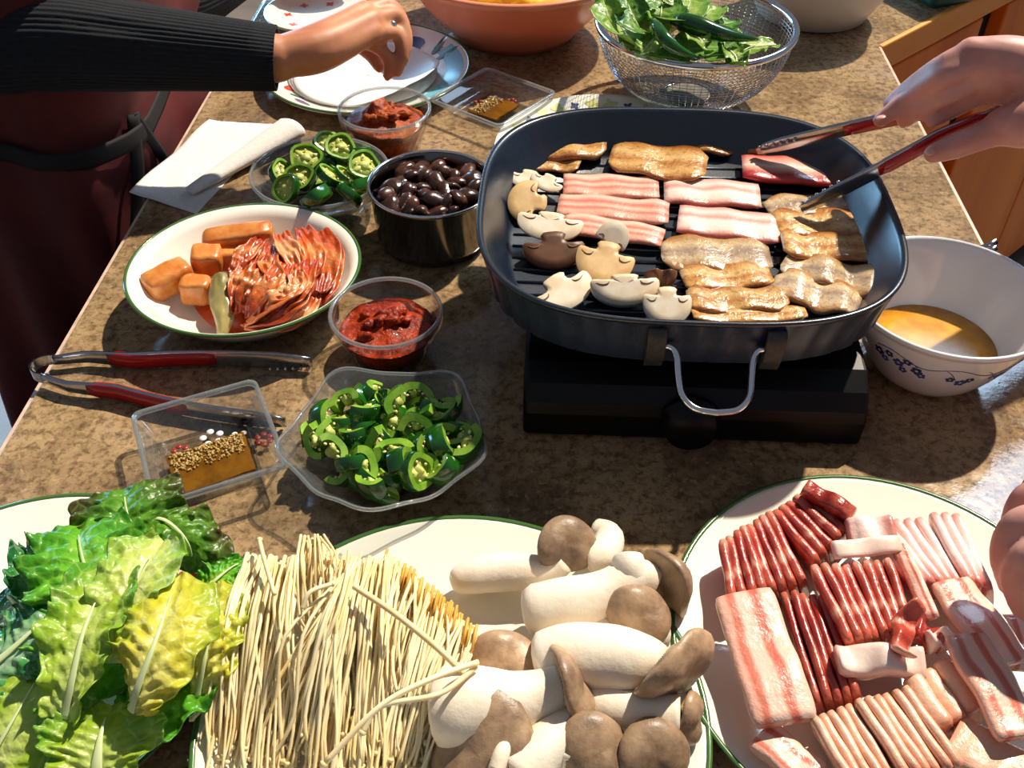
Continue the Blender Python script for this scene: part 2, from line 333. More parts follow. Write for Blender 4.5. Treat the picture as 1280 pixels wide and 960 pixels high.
def slab(mb, L, W, T, nx=14,  bow=0, wave=0, wf=2, rag=.08, seed=0, zpath=None, curl=0, m=0, blunt=False):
    rings = []
    for i in range(nx + 1):
        s = i / nx; e = min(1, math.sin(PI * min(max(s * 1, .0), 1)) * 4); e = max(.35, e) if 0 < i < nx else .3
        if blunt: e = 1 if 0 < i < nx else .82
        wd = W / 2 * (1 + rag * noise.noise(V((s * 5, seed * 7.3, 0)))) * ((.93 + .07 * min(1, math.sin(PI * s) * 5)) if rag < .15 else (.62 + .38 * min(1, math.sin(PI * s) * 3.2))); row = []
        x0 = (s - .5) * L; yo = bow * (1 - (2 * s - 1) ** 2)
        for k in range(14):
            a = 2 * PI * k / 14; ca, sa = math.cos(a), math.sin(a)
            y = wd * math.copysign(abs(ca) ** .45, ca); z = T / 2 * e * math.copysign(abs(sa) ** .6, sa)
            zz = wave * math.sin(s * wf * 2 * PI + seed + y / W * 1.5) + curl * (2 * s - 1) ** 2 + .5 * wave * noise.noise(V((s * 6, y * 60, seed)))
            row.append(V((x0 + .25 * rag * W * noise.noise(V((y * 80, seed, 3))), y + yo, z + zz)))
        rings.append(row)
    return mb.rings(rings, m)
def blob(mb, c, r, amp, freq, seed, seg=24, rg=16, m=0, flat=True):
    rows = []
    for i in range(rg + 1):
        t = PI * (.01 + .98 * i / rg); row = []
        for k in range(seg):
            a = 2 * PI * k / seg; d = V((math.sin(t) * math.cos(a), math.sin(t) * math.sin(a), -math.cos(t)))
            s = 1 + amp * noise.fractal(d * freq + V((seed, seed * 2, 0)), 1, 2, 3)
            q = V((d.x * r[0] * s, d.y * r[1] * s, d.z * r[2] * s))
            if flat and q.z < -.3 * r[2]: q.z = -.3 * r[2] + (q.z + .3 * r[2]) * .2
            row.append(q + V(c))
        rows.append(row)
    return mb.rings(rows, m)
# ---------------------------------------------------------------- the setting: counter, cabinets, floor
fl = struct(MB().box(-4, 5, -2.5, 5, -.97, -.92).build('floor', 'floor_tile', smooth=False))
W2 = .465; KY = 1.42; DX = 1.15
outline = [(-W2, -.35), (W2, -.35), (W2, KY), (W2 + DX, KY + DX), (W2 + DX, 3.0), (-W2, 3.0)]
ct = struct(MB().prism(outline, -.04, 0).build('countertop', 'counter_laminate', smooth=False, bevel=.003))
ed = MB().prism([(-W2 - .0035, -.35), (-W2, -.35), (-W2, 3.0), (-W2 - .0035, 3.0)], -.036, -.0025)
ed.prism([(W2, -.35), (W2 + .0035, -.35), (W2 + .0035, KY - .002), (W2, KY)], -.036, -.0025)
e = ed.build('edge_band', 'lit_counter_edge', ct, smooth=False)
cab = thing('kitchen_cabinet', 'honey coloured wooden base cabinet standing under the angled run of the countertop', 'cabinet', (W2, KY, 0), PI / 4)
# local x runs along the diagonal edge, local -y faces the room; face plane at y = +.02
MB().box(.02, 1.6, .04, .6, -.92, -.042).build('carcass', 'gap_shade', cab, smooth=False)
tr = MB().box(.001, 1.62, -.006, .02, -.046, -.001).build('top_rail', 'wood_trim', cab, smooth=False, bevel=.003)
nd = V((1, -1, 0)).normalized()                # outward normal of the face
kf = V((W2, KY, 0)).dot(nd) - .012
def along(u, v):                                # position along the diagonal face of a measured point
    q = Pn(u, v, nd, kf); return (q - V((W2, KY, 0))).dot(V((1, 1, 0)).normalized()), q.z
s0, z0 = along(1222, 48); s1, z1 = along(1248, 45)
def door(x0, x1, za, zb, hx):
    d = MB().box(x0, x1, .012, .04, za, zb).build('door', 'wood', cab, smooth=False, bevel=.004)
    return d
door(.03, s0, -.86, -.065, 0); door(s1, s1 + .42, -.86, -.065, 0); door(s1 + .425, s1 + .85, -.86, -.065, 0)
pb = thing('peninsula_cabinet', 'dark recessed base cabinet carrying the brown peninsula countertop', 'cabinet', (0, 0, -.92))
MB().box(-.18, .43, -.3, 1.4, 0, .877).build('carcass', 'gap_shade', pb, smooth=False)
MB().box(.43, .445, -.3, 1.36, .08, .85).build('side_panel', 'wood', pb, smooth=False, bevel=.004)

# ---------------------------------------------------------------- plates and bowls
def plate_profile(r, d=.016, foot=.6, lip=.004):
    return [(0, .0035), (r * foot * .6, .0035), (r * foot, .005), (r * .80, d * .55), (r * .97, d), (r, d + .001), (r * 1.004, d - .001), (r, d - .003), (r * .8, d * .55 - .004), (r * foot, .0005), (r * foot * .6, 0), (0, 0)]
def make_plate(name, label, cat, c, r, sx=1, sy=1, d=.016, mat='ceramic', band='green_band', rz=0):
    t = thing(name, label, cat, (c[0], c[1], 0), rz)
    MB().lathe([(max(a, .0005), b) for a, b in plate_profile(r, d)], 72, sx=sx, sy=sy).build('dish', mat, t)
    if band:
        ring = [V((math.cos(2 * PI * k / 96) * r * 1.0 * sx, math.sin(2 * PI * k / 96) * r * 1.0 * sy, d + .0002)) for k in range(96)]
        b = MB(); rows = []
        for k in range(96):
            q = ring[k]; rd = V((q.x, q.y, 0)).normalized()
            rows.append([q + rd * (.0022 * math.cos(2 * PI * j / 8)) + V((0, 0, .0014 * math.sin(2 * PI * j / 8))) for j in range(8)])
        b.grid(rows, 0, True, True).build('green_rim', band, t)
    return t
def petal(c, ang, L, W, n=10):
    pts = []
    for k in range(n):
        a = 2 * PI * k / n; x = L / 2 * math.cos(a) + L / 2; y = W / 2 * math.sin(a) * (1 - .3 * math.cos(a))
        pts.append((c[0] + x * math.cos(ang) - y * math.sin(ang), c[1] + x * math.sin(ang) + y * math.cos(ang)))
    return pts
def surf_print(parent, polys, zfun, mat, name='flower_print', up=.0004):
    """flat glaze decoration: thin patches lying on the dish surface"""
    mb = MB()
    for poly in polys:
        c = (sum(p[0] for p in poly) / len(poly), sum(p[1] for p in poly) / len(poly))
        vs = [V((c[0], c[1], zfun(*c) + up))] + [V((x, y, zfun(x, y) + up)) for x, y in poly]
        n = len(poly); mb.add(vs, [(0, 1 + i, 1 + (i + 1) % n) for i in range(n)])
    return mb.build(name, mat, parent, fix=False)
def plate_z(r, d, sx=1, sy=1, foot=.6):
    pr = [(0, .0035), (r * foot * .6, .0035), (r * foot, .005), (r * .80, d * .55), (r * .97, d), (r, d + .001)]
    def f(x, y):
        q = math.hypot(x / sx, y / sy)
        for (a, b), (c, e) in zip(pr, pr[1:]):
            if q <= c: return b + (e - b) * (q - a) / (c - a)
        return d
    return f
def flower(c, r, n, rot=0, w=.7): return [petal(c, rot + 2 * PI * k / n, r, r * w) for k in range(n)]

meat_c = (.243, .402); meat_plate = make_plate('serving_plate', 'round white green-rimmed plate heaped with raw sliced pork', 'plate', meat_c, .149, 1, 1.02)
mush_c = (-.055, .330); mush_plate = make_plate('serving_plate', 'white green-rimmed oval plate under the thin white and brown-capped mushrooms', 'plate', mush_c, .167, 1, 1.0)
let_c = (-.361, .368); let_plate = make_plate('serving_plate', 'white green-rimmed plate with small red flowers under the lettuce leaves', 'plate', let_c, .137)
zf = plate_z(.137, .016)
for q in ((172, 925), (250, 715)):
    a = P(q[0], q[1], .013); c = (a.x - let_c[0], a.y - let_c[1]); rr = math.hypot(*c); k = .118 / rr; c = (c[0] * k, c[1] * k)
    surf_print(let_plate, flower(c, .010, 5), zf, 'print_red'); surf_print(let_plate, [petal((c[0] + .004, c[1] + .012), 1.3, .016, .006), petal((c[0] - .006, c[1] - .012), -1.6, .016, .006)], zf, 'print_green', 'leaf_print')
sp_c = (-.26, 1.278); spring_plate = make_plate('dinner_plate', 'white plate with red and blue flower rim under the sheets of rice paper', 'plate', sp_c, .14, band='green_band', d=.02)
zf = plate_z(.14, .02)
def rim_at(ang, r=.118): return (r * math.cos(ang), r * math.sin(ang))
a0 = PI + .55; c = rim_at(a0)
surf_print(spring_plate, [petal(c, a0 + PI + k, .034, .012) for k in (-.35, 0, .35)], zf, 'print_red')
surf_print(spring_plate, [petal(rim_at(a0 - .22), a0 + .9, .03, .007), petal(rim_at(a0 + .16), a0 + 2.2, .022, .006)], zf, 'print_green', 'leaf_print')
surf_print(spring_plate, [petal(rim_at(a0 + .32, .122), a0 + 1.8, .035, .009)], zf, 'print_purple')
a1 = .55; c = rim_at(a1 + .35, .105)
surf_print(spring_plate, [petal(c, a1 + 2.2 + k, .03, .022) for k in (-.5, 0, .5)], zf, 'print_blue')
surf_print(spring_plate, [petal(rim_at(a1 + .05, .1), a1 + .6, .045, .011), petal(rim_at(a1 - .12, .096), a1 + .1, .04, .011)], zf, 'print_green', 'leaf_print')
surf_print(spring_plate, flower(rim_at(a1 + .12, .115), .008, 5), zf, 'print_red')
band = []
for k in range(18):
    t0, t1 = -.75 + k * .075, -.75 + (k + 1) * .075
    band.append([rim_at(t0, .108), rim_at(t0, .132), rim_at(t1, .132), rim_at(t1, .108)])
surf_print(spring_plate, band, zf, 'print_teal', 'rim_glaze', .0002)
ov_c = (.061, 1.078); oval_plate = make_plate('dinner_plate', 'cream plate with pale leaf rim tucked behind the grill pan', 'plate', ov_c, .134, band=None)
zf = plate_z(.134, .016)
for k in range(14):
    a = .5 + k * .2; col = ['print_olive', 'print_navy', 'print_olive'][k % 3]
    surf_print(oval_plate, flower(rim_at(a, .116), .011 if k % 3 != 1 else .007, 4, k), zf, col)
back_c = (-.367, 1.472); back_plate = make_plate('side_plate', 'small white plate with scattered red marks at the back beside the sleeve', 'plate', back_c, .0785, band=None, d=.014)
zf = plate_z(.0785, .014)
for k in range(7): surf_print(back_plate, flower((.045 * math.cos(k * .9 + 4), .045 * math.sin(k * .9 + 4)), .007, 4, k), zf, 'print_red')

def bowl(prof_out, prof_in, seg=64, sx=1, sy=1, mod=None):
    return MB().lathe([(max(r, .0004), z) for r, z in prof_out + prof_in[::-1]], seg, sx=sx, sy=sy, mod=mod)
# kimchi bowl
kim_c = (-.299, .777)
kimchi_bowl = thing('shallow_bowl', 'white green-rimmed shallow bowl holding cabbage and radish kimchi', 'bowl', (kim_c[0], kim_c[1], 0))
R = .110
bowl([(0, 0), (.058, 0), (.064, .004), (.085, .018), (.101, .036), (R, .046)], [(0, .005), (.055, .005), (.073, .012), (.088, .024), (.099, .038), (R - .002, .0475)], 72, 1.02, .98).build('dish', 'ceramic', kimchi_bowl)
rows = []
for k in range(96):
    a = 2 * PI * k / 96; q = V((math.cos(a) * R * 1.02, math.sin(a) * R * .98, .0465)); rd = V((math.cos(a), math.sin(a), 0))
    rows.append([q + rd * (.0018 * math.cos(2 * PI * j / 8)) + V((0, 0, .0016 * math.sin(2 * PI * j / 8))) for j in range(8)])
MB().grid(rows, 0, True, True).build('green_rim', 'green_band', kimchi_bowl)
# glass cups
def glass_cup(label, c, R, H):
    t = thing('glass_cup', label, 'bowl', (c[0], c[1], 0)); b = R * .62
    bowl([(0, 0), (b, 0), (b + .003, .003), (R * .93, H * .72), (R, H * .80), (R, H - .002), (R - .001, H)], [(0, .005), (b - .003, .006), (R * .88, H * .74), (R * .95, H * .84), (R - .003, H)], 56).build('glass_body', 'glass', t)
    rows = []
    for k in range(64):
        a = 2 * PI * k / 64; q = V((math.cos(a) * (R - .0015), math.sin(a) * (R - .0015), H)); rd = V((math.cos(a), math.sin(a), 0))
        rows.append([q + rd * (.002 * math.cos(2 * PI * j / 8)) + V((0, 0, .002 * math.sin(2 * PI * j / 8))) for j in range(8)])
    MB().grid(rows, 0, True, True).build('glass_rim', 'glass_edge_glint', t); return t
cup_c = (-.150, .707); glass_cup('clear glass cup of red chilli paste between the kimchi bowl and the stove', cup_c, .0520, .050)
gc_c = (-.205, 1.086); glass_cup('clear glass cup of brown soybean paste beside the napkin', gc_c, .0556, .055)
def paste(label, c, R, H, mat, tall, seed, lean=(0, 0)):
    t = thing('chilli_paste', label, 'sauce', (c[0], c[1], .0065))
    mb = MB(); b = R * .60; rows = []
    for i in range(15):
        f = i / 14
        if i < 7: r, z = b + (R * .84 - b) * i / 6, H * .58 * i / 6
        else: g = (i - 7) / 7; r, z = R * .84 * (1 - g) + .0005, H * .58
        row = []
        for k in range(44):
            a = 2 * PI * k / 44; x, y = r * math.cos(a), r * math.sin(a); zz = z
            if i >= 7:
                q = V((x * 55, y * 55, seed)); zz += H * .10 * noise.fractal(q, 1, 2, 4) * min(1, (i - 6) / 2) + tall * math.exp(-(((x - lean[0]) / (R * .36)) ** 2 + ((y - lean[1]) / (R * .36)) ** 2)) * (1 + .6 * noise.noise(q * 1.7))
            row.append(V((x, y, zz)))
        rows.append(row)
    mb.rings(rows).build('paste_mass', mat, t)
    m2 = MB()
    for k in range(9):
        a = random.uniform(0, 2 * PI); rr = R * .5 * math.sqrt(random.random())
        blob(m2, (rr * math.cos(a), rr * math.sin(a), H * .60 + tall * math.exp(-(rr / (R * .4)) ** 2) * .8), (random.uniform(.005, .010), random.uniform(.004, .008), .005), .5, 1.5, k + seed, 12, 8, flat=False)
    l = m2.build('paste_lumps', mat, t); l['kind'] = 'stuff'
    return t
paste('red chilli paste in the glass cup next to the kimchi bowl', cup_c, .0520, .043, 'paste', .010, 3.1, (-.004, .006))
paste('brownish red soybean paste mounded in the glass cup beside the napkin', gc_c, .0556, .055, 'paste_brown', .022, 8.4, (-.008, .006))
# small pot with braised mushrooms
pot_c = (-.128, .898)
pot = thing('metal_pot', 'shiny low metal pot full of dark glazed mushrooms', 'pot', (pot_c[0], pot_c[1], 0))
PR = .065; PH = .07
bowl([(0, 0), (.050, 0), (.057, .004), (.061, .014), (PR - .001, PH - .004), (PR + .0015, PH)], [(0, .003), (.050, .003), (.058, .01), (PR - .003, PH - .003), (PR - .0005, PH)], 72).build('pot_body', 'dark_steel', pot)
rows = []
for k in range(80):
    a = 2 * PI * k / 80; q = V((math.cos(a) * PR, math.sin(a) * PR, PH)); rd = V((math.cos(a), math.sin(a), 0))
    rows.append([q + rd * (.0018 * math.cos(2 * PI * j / 8)) + V((0, 0, .0015 * math.sin(2 * PI * j / 8))) for j in range(8)])
MB().grid(rows, 0, True, True).build('rolled_rim', 'chrome', pot)
# glass bowl of jalapeno rings
jal_c = (-.259, .955); jal = thing('glass_bowl', 'clear glass bowl of green jalapeno rings next to the metal pot', 'bowl', (jal_c[0], jal_c[1], 0))
JR = .0755
bowl([(0, 0), (.042, 0), (.046, .003), (.064, .02), (.073, .038), (JR, .046)], [(0, .004), (.040, .004), (.06, .02), (.070, .038), (JR - .002, .047)], 64, 1, .98).build('glass_body', 'petal_glass', jal)
MB().grid([[V((math.cos(2 * PI * k / 64) * JR + .0018 * math.cos(2 * PI * j / 8) * math.cos(2 * PI * k / 64), math.sin(2 * PI * k / 64) * JR * .98 + .0018 * math.cos(2 * PI * j / 8) * math.sin(2 * PI * k / 64), .0465 + .0018 * math.sin(2 * PI * j / 8))) for j in range(8)] for k in range(64)], 0, True, True).build('glass_rim', 'glass_edge_glint', jal)
# petal edged glass bowl
pet_c = (-.130, .560); PTR = .0805
def lobes(a): return 1 + .055 * math.cos(5 * (a - PI / 2) + PI) + .02 * math.cos(10 * (a - PI / 2))
def pmod(r, z, a): k = (r / PTR) ** 2; return (r * (1 + (lobes(a) - 1) * k), z * (1 + .10 * math.cos(5 * (a - PI / 2) + PI) * k))
pet = thing('petal_bowl', 'frosted glass bowl with a wavy petal edge holding chopped green chillies', 'bowl', (pet_c[0], pet_c[1], 0))
bowl([(0, 0), (.034, 0), (.038, .003), (.056, .014), (.070, .028), (PTR, .042)], [(0, .004), (.033, .004), (.054, .0165), (.068, .030), (PTR - .0015, .0435)], 90, 1, .98, pmod).build('glass_body', 'petal_glass', pet)
rows = []
for k in range(90):
    a = 2 * PI * k / 90; r, z = pmod(PTR, .0428, a); rd = V((math.cos(a), math.sin(a) * .98, 0))
    rows.append([rd * (r + .0016 * math.cos(2 * PI * j / 8)) + V((0, 0, z + .0016 * math.sin(2 * PI * j / 8))) for j in range(8)])
MB().grid(rows, 0, True, True).build('glass_rim', 'glass_edge_glint', pet)
# white bowl with broth
wb_c = (.349, .710); white_bowl = thing('soup_bowl', 'white bowl with blue flower sprigs holding golden broth beside the stove', 'bowl', (wb_c[0], wb_c[1], 0))
def wb_r(z): return .040 + (.0865 - .040) * (max(z, 0) / .085) ** .66
outp = [(0, 0), (.034, 0), (.040, .002)] + [(wb_r(.085 * i / 12), .002 + .083 * i / 12) for i in range(1, 13)]
bowl(outp + [(.0882, .0845), (.0882, .0875)], [(0, .005), (.034, .005)] + [(wb_r(.085 * i / 12) - .003, .006 + .080 * i / 12) for i in range(1, 12)] + [(.0845, .086), (.086, .0885)], 72).build('dish', 'ceramic_cool', white_bowl)
def on_bowl(a, z, off=.0005): r = wb_r(z - .002) + off; return V((r * math.cos(a), r * math.sin(a), z))
vine = MB(); A0 = -PI / 2
vine.tube([on_bowl(A0 - 1.0 + 2.1 * i / 40, .064 + .004 * math.sin(i * .45) - .004 * (i / 40)) for i in range(41)], .0005, 5)
for s, z1 in ((-.5, .053), (-.1, .050), (.35, .052), (.75, .055), (1.0, .052)):
    vine.tube([on_bowl(A0 + s - .1 + .14 * i / 8, .063 + (z1 - .063) * (i / 8) ** 1.5) for i in range(9)], .00045, 5)
vine.build('vine_print', 'print_navy', white_bowl)
for k, (s, z) in enumerate([(-.98, .056), (-.90, .050), (-.84, .060), (-.72, .054), (-.62, .060), (-.66, .046), (-.5, .052), (-.44, .047), (-.12, .0505), (.02, .046), (.1, .051), (.38, .052), (.5, .0505), (.62, .049), (.8, .057), (.95, .052)]):
    mb = MB(); rr = .0042 if k % 3 else .0054
    for q in range(5):
        an = 2 * PI * q / 5 + k; cz, ca = z + rr * .62 * math.sin(an), A0 + s + rr * .62 * math.cos(an) / .075
        ctr = on_bowl(ca, cz, .0007); ring = [on_bowl(ca + rr * .42 * math.cos(2 * PI * j / 8) / .075, cz + rr * .42 * math.sin(2 * PI * j / 8), .0007) for j in range(8)]
        mb.add([ctr] + ring, [(0, 1 + j, 1 + (j + 1) % 8) for j in range(8)])
    mb.build('flower_print', 'print_blue' if k % 2 else 'print_navy', white_bowl, fix=False)
tag(MB().lathe([(.0005, 0), (.03, .0), (.0440, .0), (.0570, .0145), (.04, .0146), (.0005, .0146)], 56).build('soup_broth', 'broth', loc=(wb_c[0], wb_c[1], .0155)), 'golden broth lying in the blue-sprigged white bowl', 'soup')
ch = [V((.372, .775, .0)), V((.44, .835, 0))]
for k, off in enumerate((-.004, .006)):
    c0 = P(1195 + off * 500, 322 + k * 6, .012); c1 = P(1246, 302 + k * 8, .030)
    ob = MB().tube([(0, 0, 0)] + [V((.0, 0, 0)).lerp(c1 - c0, i / 6) for i in range(1, 7)], [.0022 + .0003 * i for i in range(7)], 4)
    tag(ob.build('chopstick', 'steel', loc=c0), ['silver chopstick resting behind the broth bowl, its end nearer the cabinet doors', 'silver chopstick resting behind the broth bowl, its end nearer the broth'][k], 'chopstick', 'pair of silver chopsticks')
# square glass dishes
def square_dish(label, tl, tr_, br, bl, z):
    cs = [P(*q, z) for q in (tl, tr_, br, bl)]; c = sum(cs, V()) / 4
    ux = ((cs[1] - cs[0]) + (cs[2] - cs[3])).normalized(); ang = math.atan2(ux.y, ux.x)
    Lx = ((cs[1] - cs[0]).length + (cs[2] - cs[3]).length) / 4; Ly = ((cs[3] - cs[0]).length + (cs[2] - cs[1]).length) / 4
    t = thing('square_dish', label, 'dish', (c.x, c.y, 0), ang)
    def sq(ax, ay, z, rc):
        out = []
        for qx, qy, a0 in ((1, 1, 0), (-1, 1, PI / 2), (-1, -1, PI), (1, -1, 3 * PI / 2)):
            for k in range(6):
                a = a0 + PI / 2 * k / 5; out.append(V((qx * (ax - rc) + rc * math.cos(a), qy * (ay - rc) + rc * math.sin(a), z)))
        return out
    rings = [sq(.03, .03 * Ly / Lx, 0, .004), sq(Lx * .66, Ly * .66, 0, .006), sq(Lx * .68, Ly * .68, .002, .006), sq(Lx * .95, Ly * .95, z - .003, .008), sq(Lx, Ly, z - .001, .008), sq(Lx, Ly, z + .002, .008), sq(Lx * .90, Ly * .90, z + .001, .007), sq(Lx * .72, Ly * .72, .010, .006), sq(Lx * .64, Ly * .64, .006, .006), sq(.03, .03 * Ly / Lx, .006, .004)]
    MB().rings(rings).build('glass_body', 'square_glass', t)
    rr = sq(Lx * .985, Ly * .985, z + .001, .008)
    MB().grid([[q + V((q.x, q.y, 0)).normalized() * (.0028 * math.cos(2 * PI * j / 8)) + V((0, 0, .0028 * math.sin(2 * PI * j / 8))) for j in range(8)] for q in rr], 0, True, True).build('glass_rim', 'glass_edge_glint', t)
    return t, Lx, Ly, ang, c
def dots(t, c, r, n, rr, z, mat):
    for k in range(n):
        a = 2 * PI * k / n + .3; x, y = c[0] + rr * math.cos(a), c[1] + rr * math.sin(a)
        MB().lathe([(.0003, 0), (r, 0), (r, .0005), (.0003, .0006)], 14, c=(x, y, z)).build('flower_dot', mat, t)
sd, Lx, Ly, ang, sdc = square_dish('square clear glass dish with dotted flowers beside the red-handled tongs', (153, 522), (322, 476), (357, 583), (205, 632), .030)
dots(sd, (.004, .026), .0032, 5, .0075, .0068, 'print_white'); dots(sd, (.026, .019), .0026, 3, .0045, .0068, 'print_white')
dots(sd, (.036, .034), .003, 4, .006, .0068, 'print_dark'); dots(sd, (-.024, .022), .0026, 5, .005, .0068, 'print_maroon'); dots(sd, (-.002, .015), .0026, 4, .005, .0068, 'print_maroon'); dots(sd, (.044, .006), .0028, 6, .006, .0068, 'print_maroon')
def dip(label, t, c, ang, pts, z, gr, seed):
    n = 30; mb = MB(); o = thing('sesame_dip', label, 'sauce', (c.x, c.y, 0), ang)
    poly = []
    m = len(pts)
    for i in range(m):
        a, b = V(pts[i] + (0,)), V(pts[(i + 1) % m] + (0,))
        for k in range(6): q = a.lerp(b, k / 6); poly.append((q.x + .0016 * noise.noise(q * 300 + V((seed, 0, 0))), q.y + .0016 * noise.noise(q * 300 + V((0, seed, 5)))))
    MB().prism(poly, .0064, z).build('oil_pool', 'amber_sauce', o, smooth=False)
    g = MB()
    for k in range(gr):
        f = random.random(); e = random.random() ** .6
        a, b = V(pts[0] + (0,)), V(pts[1] + (0,)); d = V(pts[3] + (0,))
        q = a + (b - a) * (.04 + .92 * f) + (d - a) * (.02 + .5 * (1 - e))
        g.ball((q.x, q.y, z + .0006), random.uniform(.0007, .0016), 5, 3)
    g = g.build('salt_grains', 'salt', o); g['kind'] = 'stuff'; return o
dip('amber sesame oil dip with salt grains in the dotted square dish by the tongs', sd, sdc, ang, [(-.036, .014), (.030, .016), (.030, -.030), (-.034, -.034)], .0125, 420, 1.5)
sb, Lx2, Ly2, ang2, sbc = square_dish('square clear glass dish of sesame dip behind the metal pot', (541, 122), (614, 84), (690, 119), (620, 164), .022)
dots(sb, (.02, .016), .0028, 5, .0065, .0068, 'print_white'); dots(sb, (.03, -.006), .0026, 5, .005, .0068, 'print_maroon'); dots(sb, (0, .024), .0026, 4, .005, .0068, 'print_maroon')
dip('brown sesame oil dip in the square dish behind the metal pot', sb, sbc, ang2, [(-.03, .018), (.022, .02), (.024, -.024), (-.026, -.026)], .0095, 200, 4.5)
# salmon basin
bs = thing('plastic_basin', 'salmon pink plastic basin at the back of the counter', 'basin', (-.066, 1.445, 0)); BR = .166
bowl([(0, .003), (.07, .003), (.078, 0), (.088, 0), (.098, .012), (.136, .055), (BR - .006, .092), (BR + .004, .097), (BR + .006, .103)], [(0, .006), (.085, .006), (.132, .055), (BR - .009, .094), (BR - .006, .103), (BR + .003, .106)], 80).build('basin_body', 'salmon_plastic', bs)
MB().grid([[V((math.cos(2 * PI * k / 80) * (BR + .003 + .005 * math.cos(2 * PI * j / 8)), math.sin(2 * PI * k / 80) * (BR + .003 + .005 * math.cos(2 * PI * j / 8)), .103 + .0035 * math.sin(2 * PI * j / 8))) for j in range(8)] for k in range(80)], 0, True, True).build('rolled_rim', 'salmon_plastic', bs)
yb = MB(); blob(yb, (-.066, 1.445, .070), (.114, .114, .036), .10, 4, 2.2, 48, 20)
tag(yb.build('yellow_sprouts', 'noodle_yellow'), 'heap of yellow bean sprouts filling the salmon pink basin', 'food', kind='stuff')
# white tub and green box at the back
wt = thing('plastic_tub', 'off-white round plastic tub behind the wire strainer', 'tub', (.385, 1.53, 0))
bowl([(0, 0), (.070, 0), (.082, .004), (.108, .05), (.122, .12), (.126, .122)], [(0, .004), (.07, .004), (.104, .05), (.119, .12), (.124, .124)], 64).build('tub_body', 'white_plastic', wt)
gb0, gb1, gb2 = P(1165, 13, 0), P(1115, 0, 0), P(1215, 3, 0); ga = math.atan2(gb2.y - gb0.y, gb2.x - gb0.x)
gb = thing('green_box', 'dark green plastic box at the back corner of the counter', 'box', (gb0.x, gb0.y, 0), ga)
MB().box(0, .12, 0, .18, 0, .055).build('box_body', 'green_plastic', gb, smooth=False, bevel=.008)
MB().box(-.004, .124, -.004, .184, .0555, .066).build('lid', 'green_plastic', gb, smooth=False, bevel=.005)
# wire strainer
st_c = (.172, 1.234); st = thing('wire_strainer', 'round stainless wire mesh strainer filled with leafy greens', 'strainer', (st_c[0], st_c[1], 0)); SR = .122
NR, NM = 30, 84; rows = []
for i in range(NR + 1):
    f = i / NR; r = .03 + (SR - .03) * math.sin(f * PI / 2) ** .85; z = .010 + .093 * (1 - math.cos(f * PI / 2)) ** .9
    rows.append([V((r * math.cos(2 * PI * k / NM), r * math.sin(2 * PI * k / NM), z)) for k in range(NM)])
ms = MB().grid(rows, 0, False, True).build('wire_mesh', 'steel', st, smooth=False); ms['kind'] = 'stuff'
wm = ms.modifiers.new('w', 'WIREFRAME'); wm.thickness = .0010; wm.use_even_offset = False
def ring_part(name, mat, parent, r, z, tr_, hz=None, seg=80):
    MB().grid([[V((math.cos(2 * PI * k / seg) * (r + tr_ * math.cos(2 * PI * j / 10)), math.sin(2 * PI * k / seg) * (r + tr_ * math.cos(2 * PI * j / 10)), z + (hz or tr_) * math.sin(2 * PI * j / 10))) for j in range(10)] for k in range(seg)], 0, True, True).build(name, mat, parent)
ring_part('rim', 'chrome', st, SR + .001, .104, .0045); ring_part('foot_ring', 'chrome', st, .036, .005, .003); 
MB().lathe([(.0005, .0085), (.028, .0085), (.031, .010), (.028, .0098), (.0005, .0096)], 40).build('base_disc', 'soot_steel', st)
# ---------------------------------------------------------------- stove and grill pan
stove = thing('gas_stove', 'black portable gas stove carrying the grill pan', 'stove', (.124, .735, 0))
SX, SY0, SY1 = .144, -.133, .133
prof = [(SY0, .003), (SY0 - .001, .030), (SY0 + .002, .040), (SY0 + .012, .054), (SY0 + .03, .064), (SY0 + .05, .066), (SY1 - .02, .066), (SY1, .055), (SY1, .003)]
mb = MB(); mb.rings([[V((x, y, z)) for y, z in prof] for x in (-SX, -SX + .006, SX - .006, SX)])
mb.build('stove_body', 'stove_black', stove, smooth=False, bevel=.004)
for x in (-.12, .12):
    for y in (-.1, .1): MB().lathe([(.0005, 0), (.014, 0), (.014, .007), (.0005, .007)], 16, c=(x, y, 0)).build('foot', 'stove_black', stove)
rx = Matrix.Rotation(PI / 2, 3, 'X')
MB().lathe([(.0005, .0), (.026, .0), (.026, .004), (.022, .006), (.021, .016), (.0005, .017)], 36, mat=rx, c=(-.003, SY0 + .001, .028)).build('knob', 'stove_black', stove)
MB().lathe([(.0005, .066), (.05, .066), (.05, .074), (.036, .082), (.0005, .083)], 40).build('burner', 'soot_steel', stove)
for k in range(4):
    a = PI / 4 + k * PI / 2
    MB().box(.03, .115, -.003, .003, .066, .0915, mat=Matrix.Rotation(a, 3, 'Z')).build('pan_support', 'soot_steel', stove, smooth=False)
pan_c = (.115, .7555); PA, PB, PN, PZ = .181, .171, 3.0, .146
pan = thing('grill_pan', 'large black cast grill pan with rounded square rim and wire handles', 'pan', (pan_c[0], pan_c[1], 0))
NP = 216
def sup(a, A, B, n=PN):
    c, s = math.cos(a), math.sin(a); k = (abs(c) ** n + abs(s) ** n) ** (-1 / n); return A * k * c, B * k * s
def pring(f, z, groove=0, ins=0):
    out = []
    for k in range(NP):
        a = 2 * PI * k / NP; g = groove if k % 4 == 0 else 0; x, y = sup(a, PA * f - ins - g, PB * f - ins - g); out.append(V((x, y, z)))
    return out
MB().rings([pring(.30, .0925), pring(.84, .0925), pring(.92, .096), pring(.948, .101, .0022), pring(.962, .118, .0030), pring(.988, PZ - .008, .0030), pring(.992, PZ - .004)], cap1=False).build('pan_side', 'cast_side', pan)
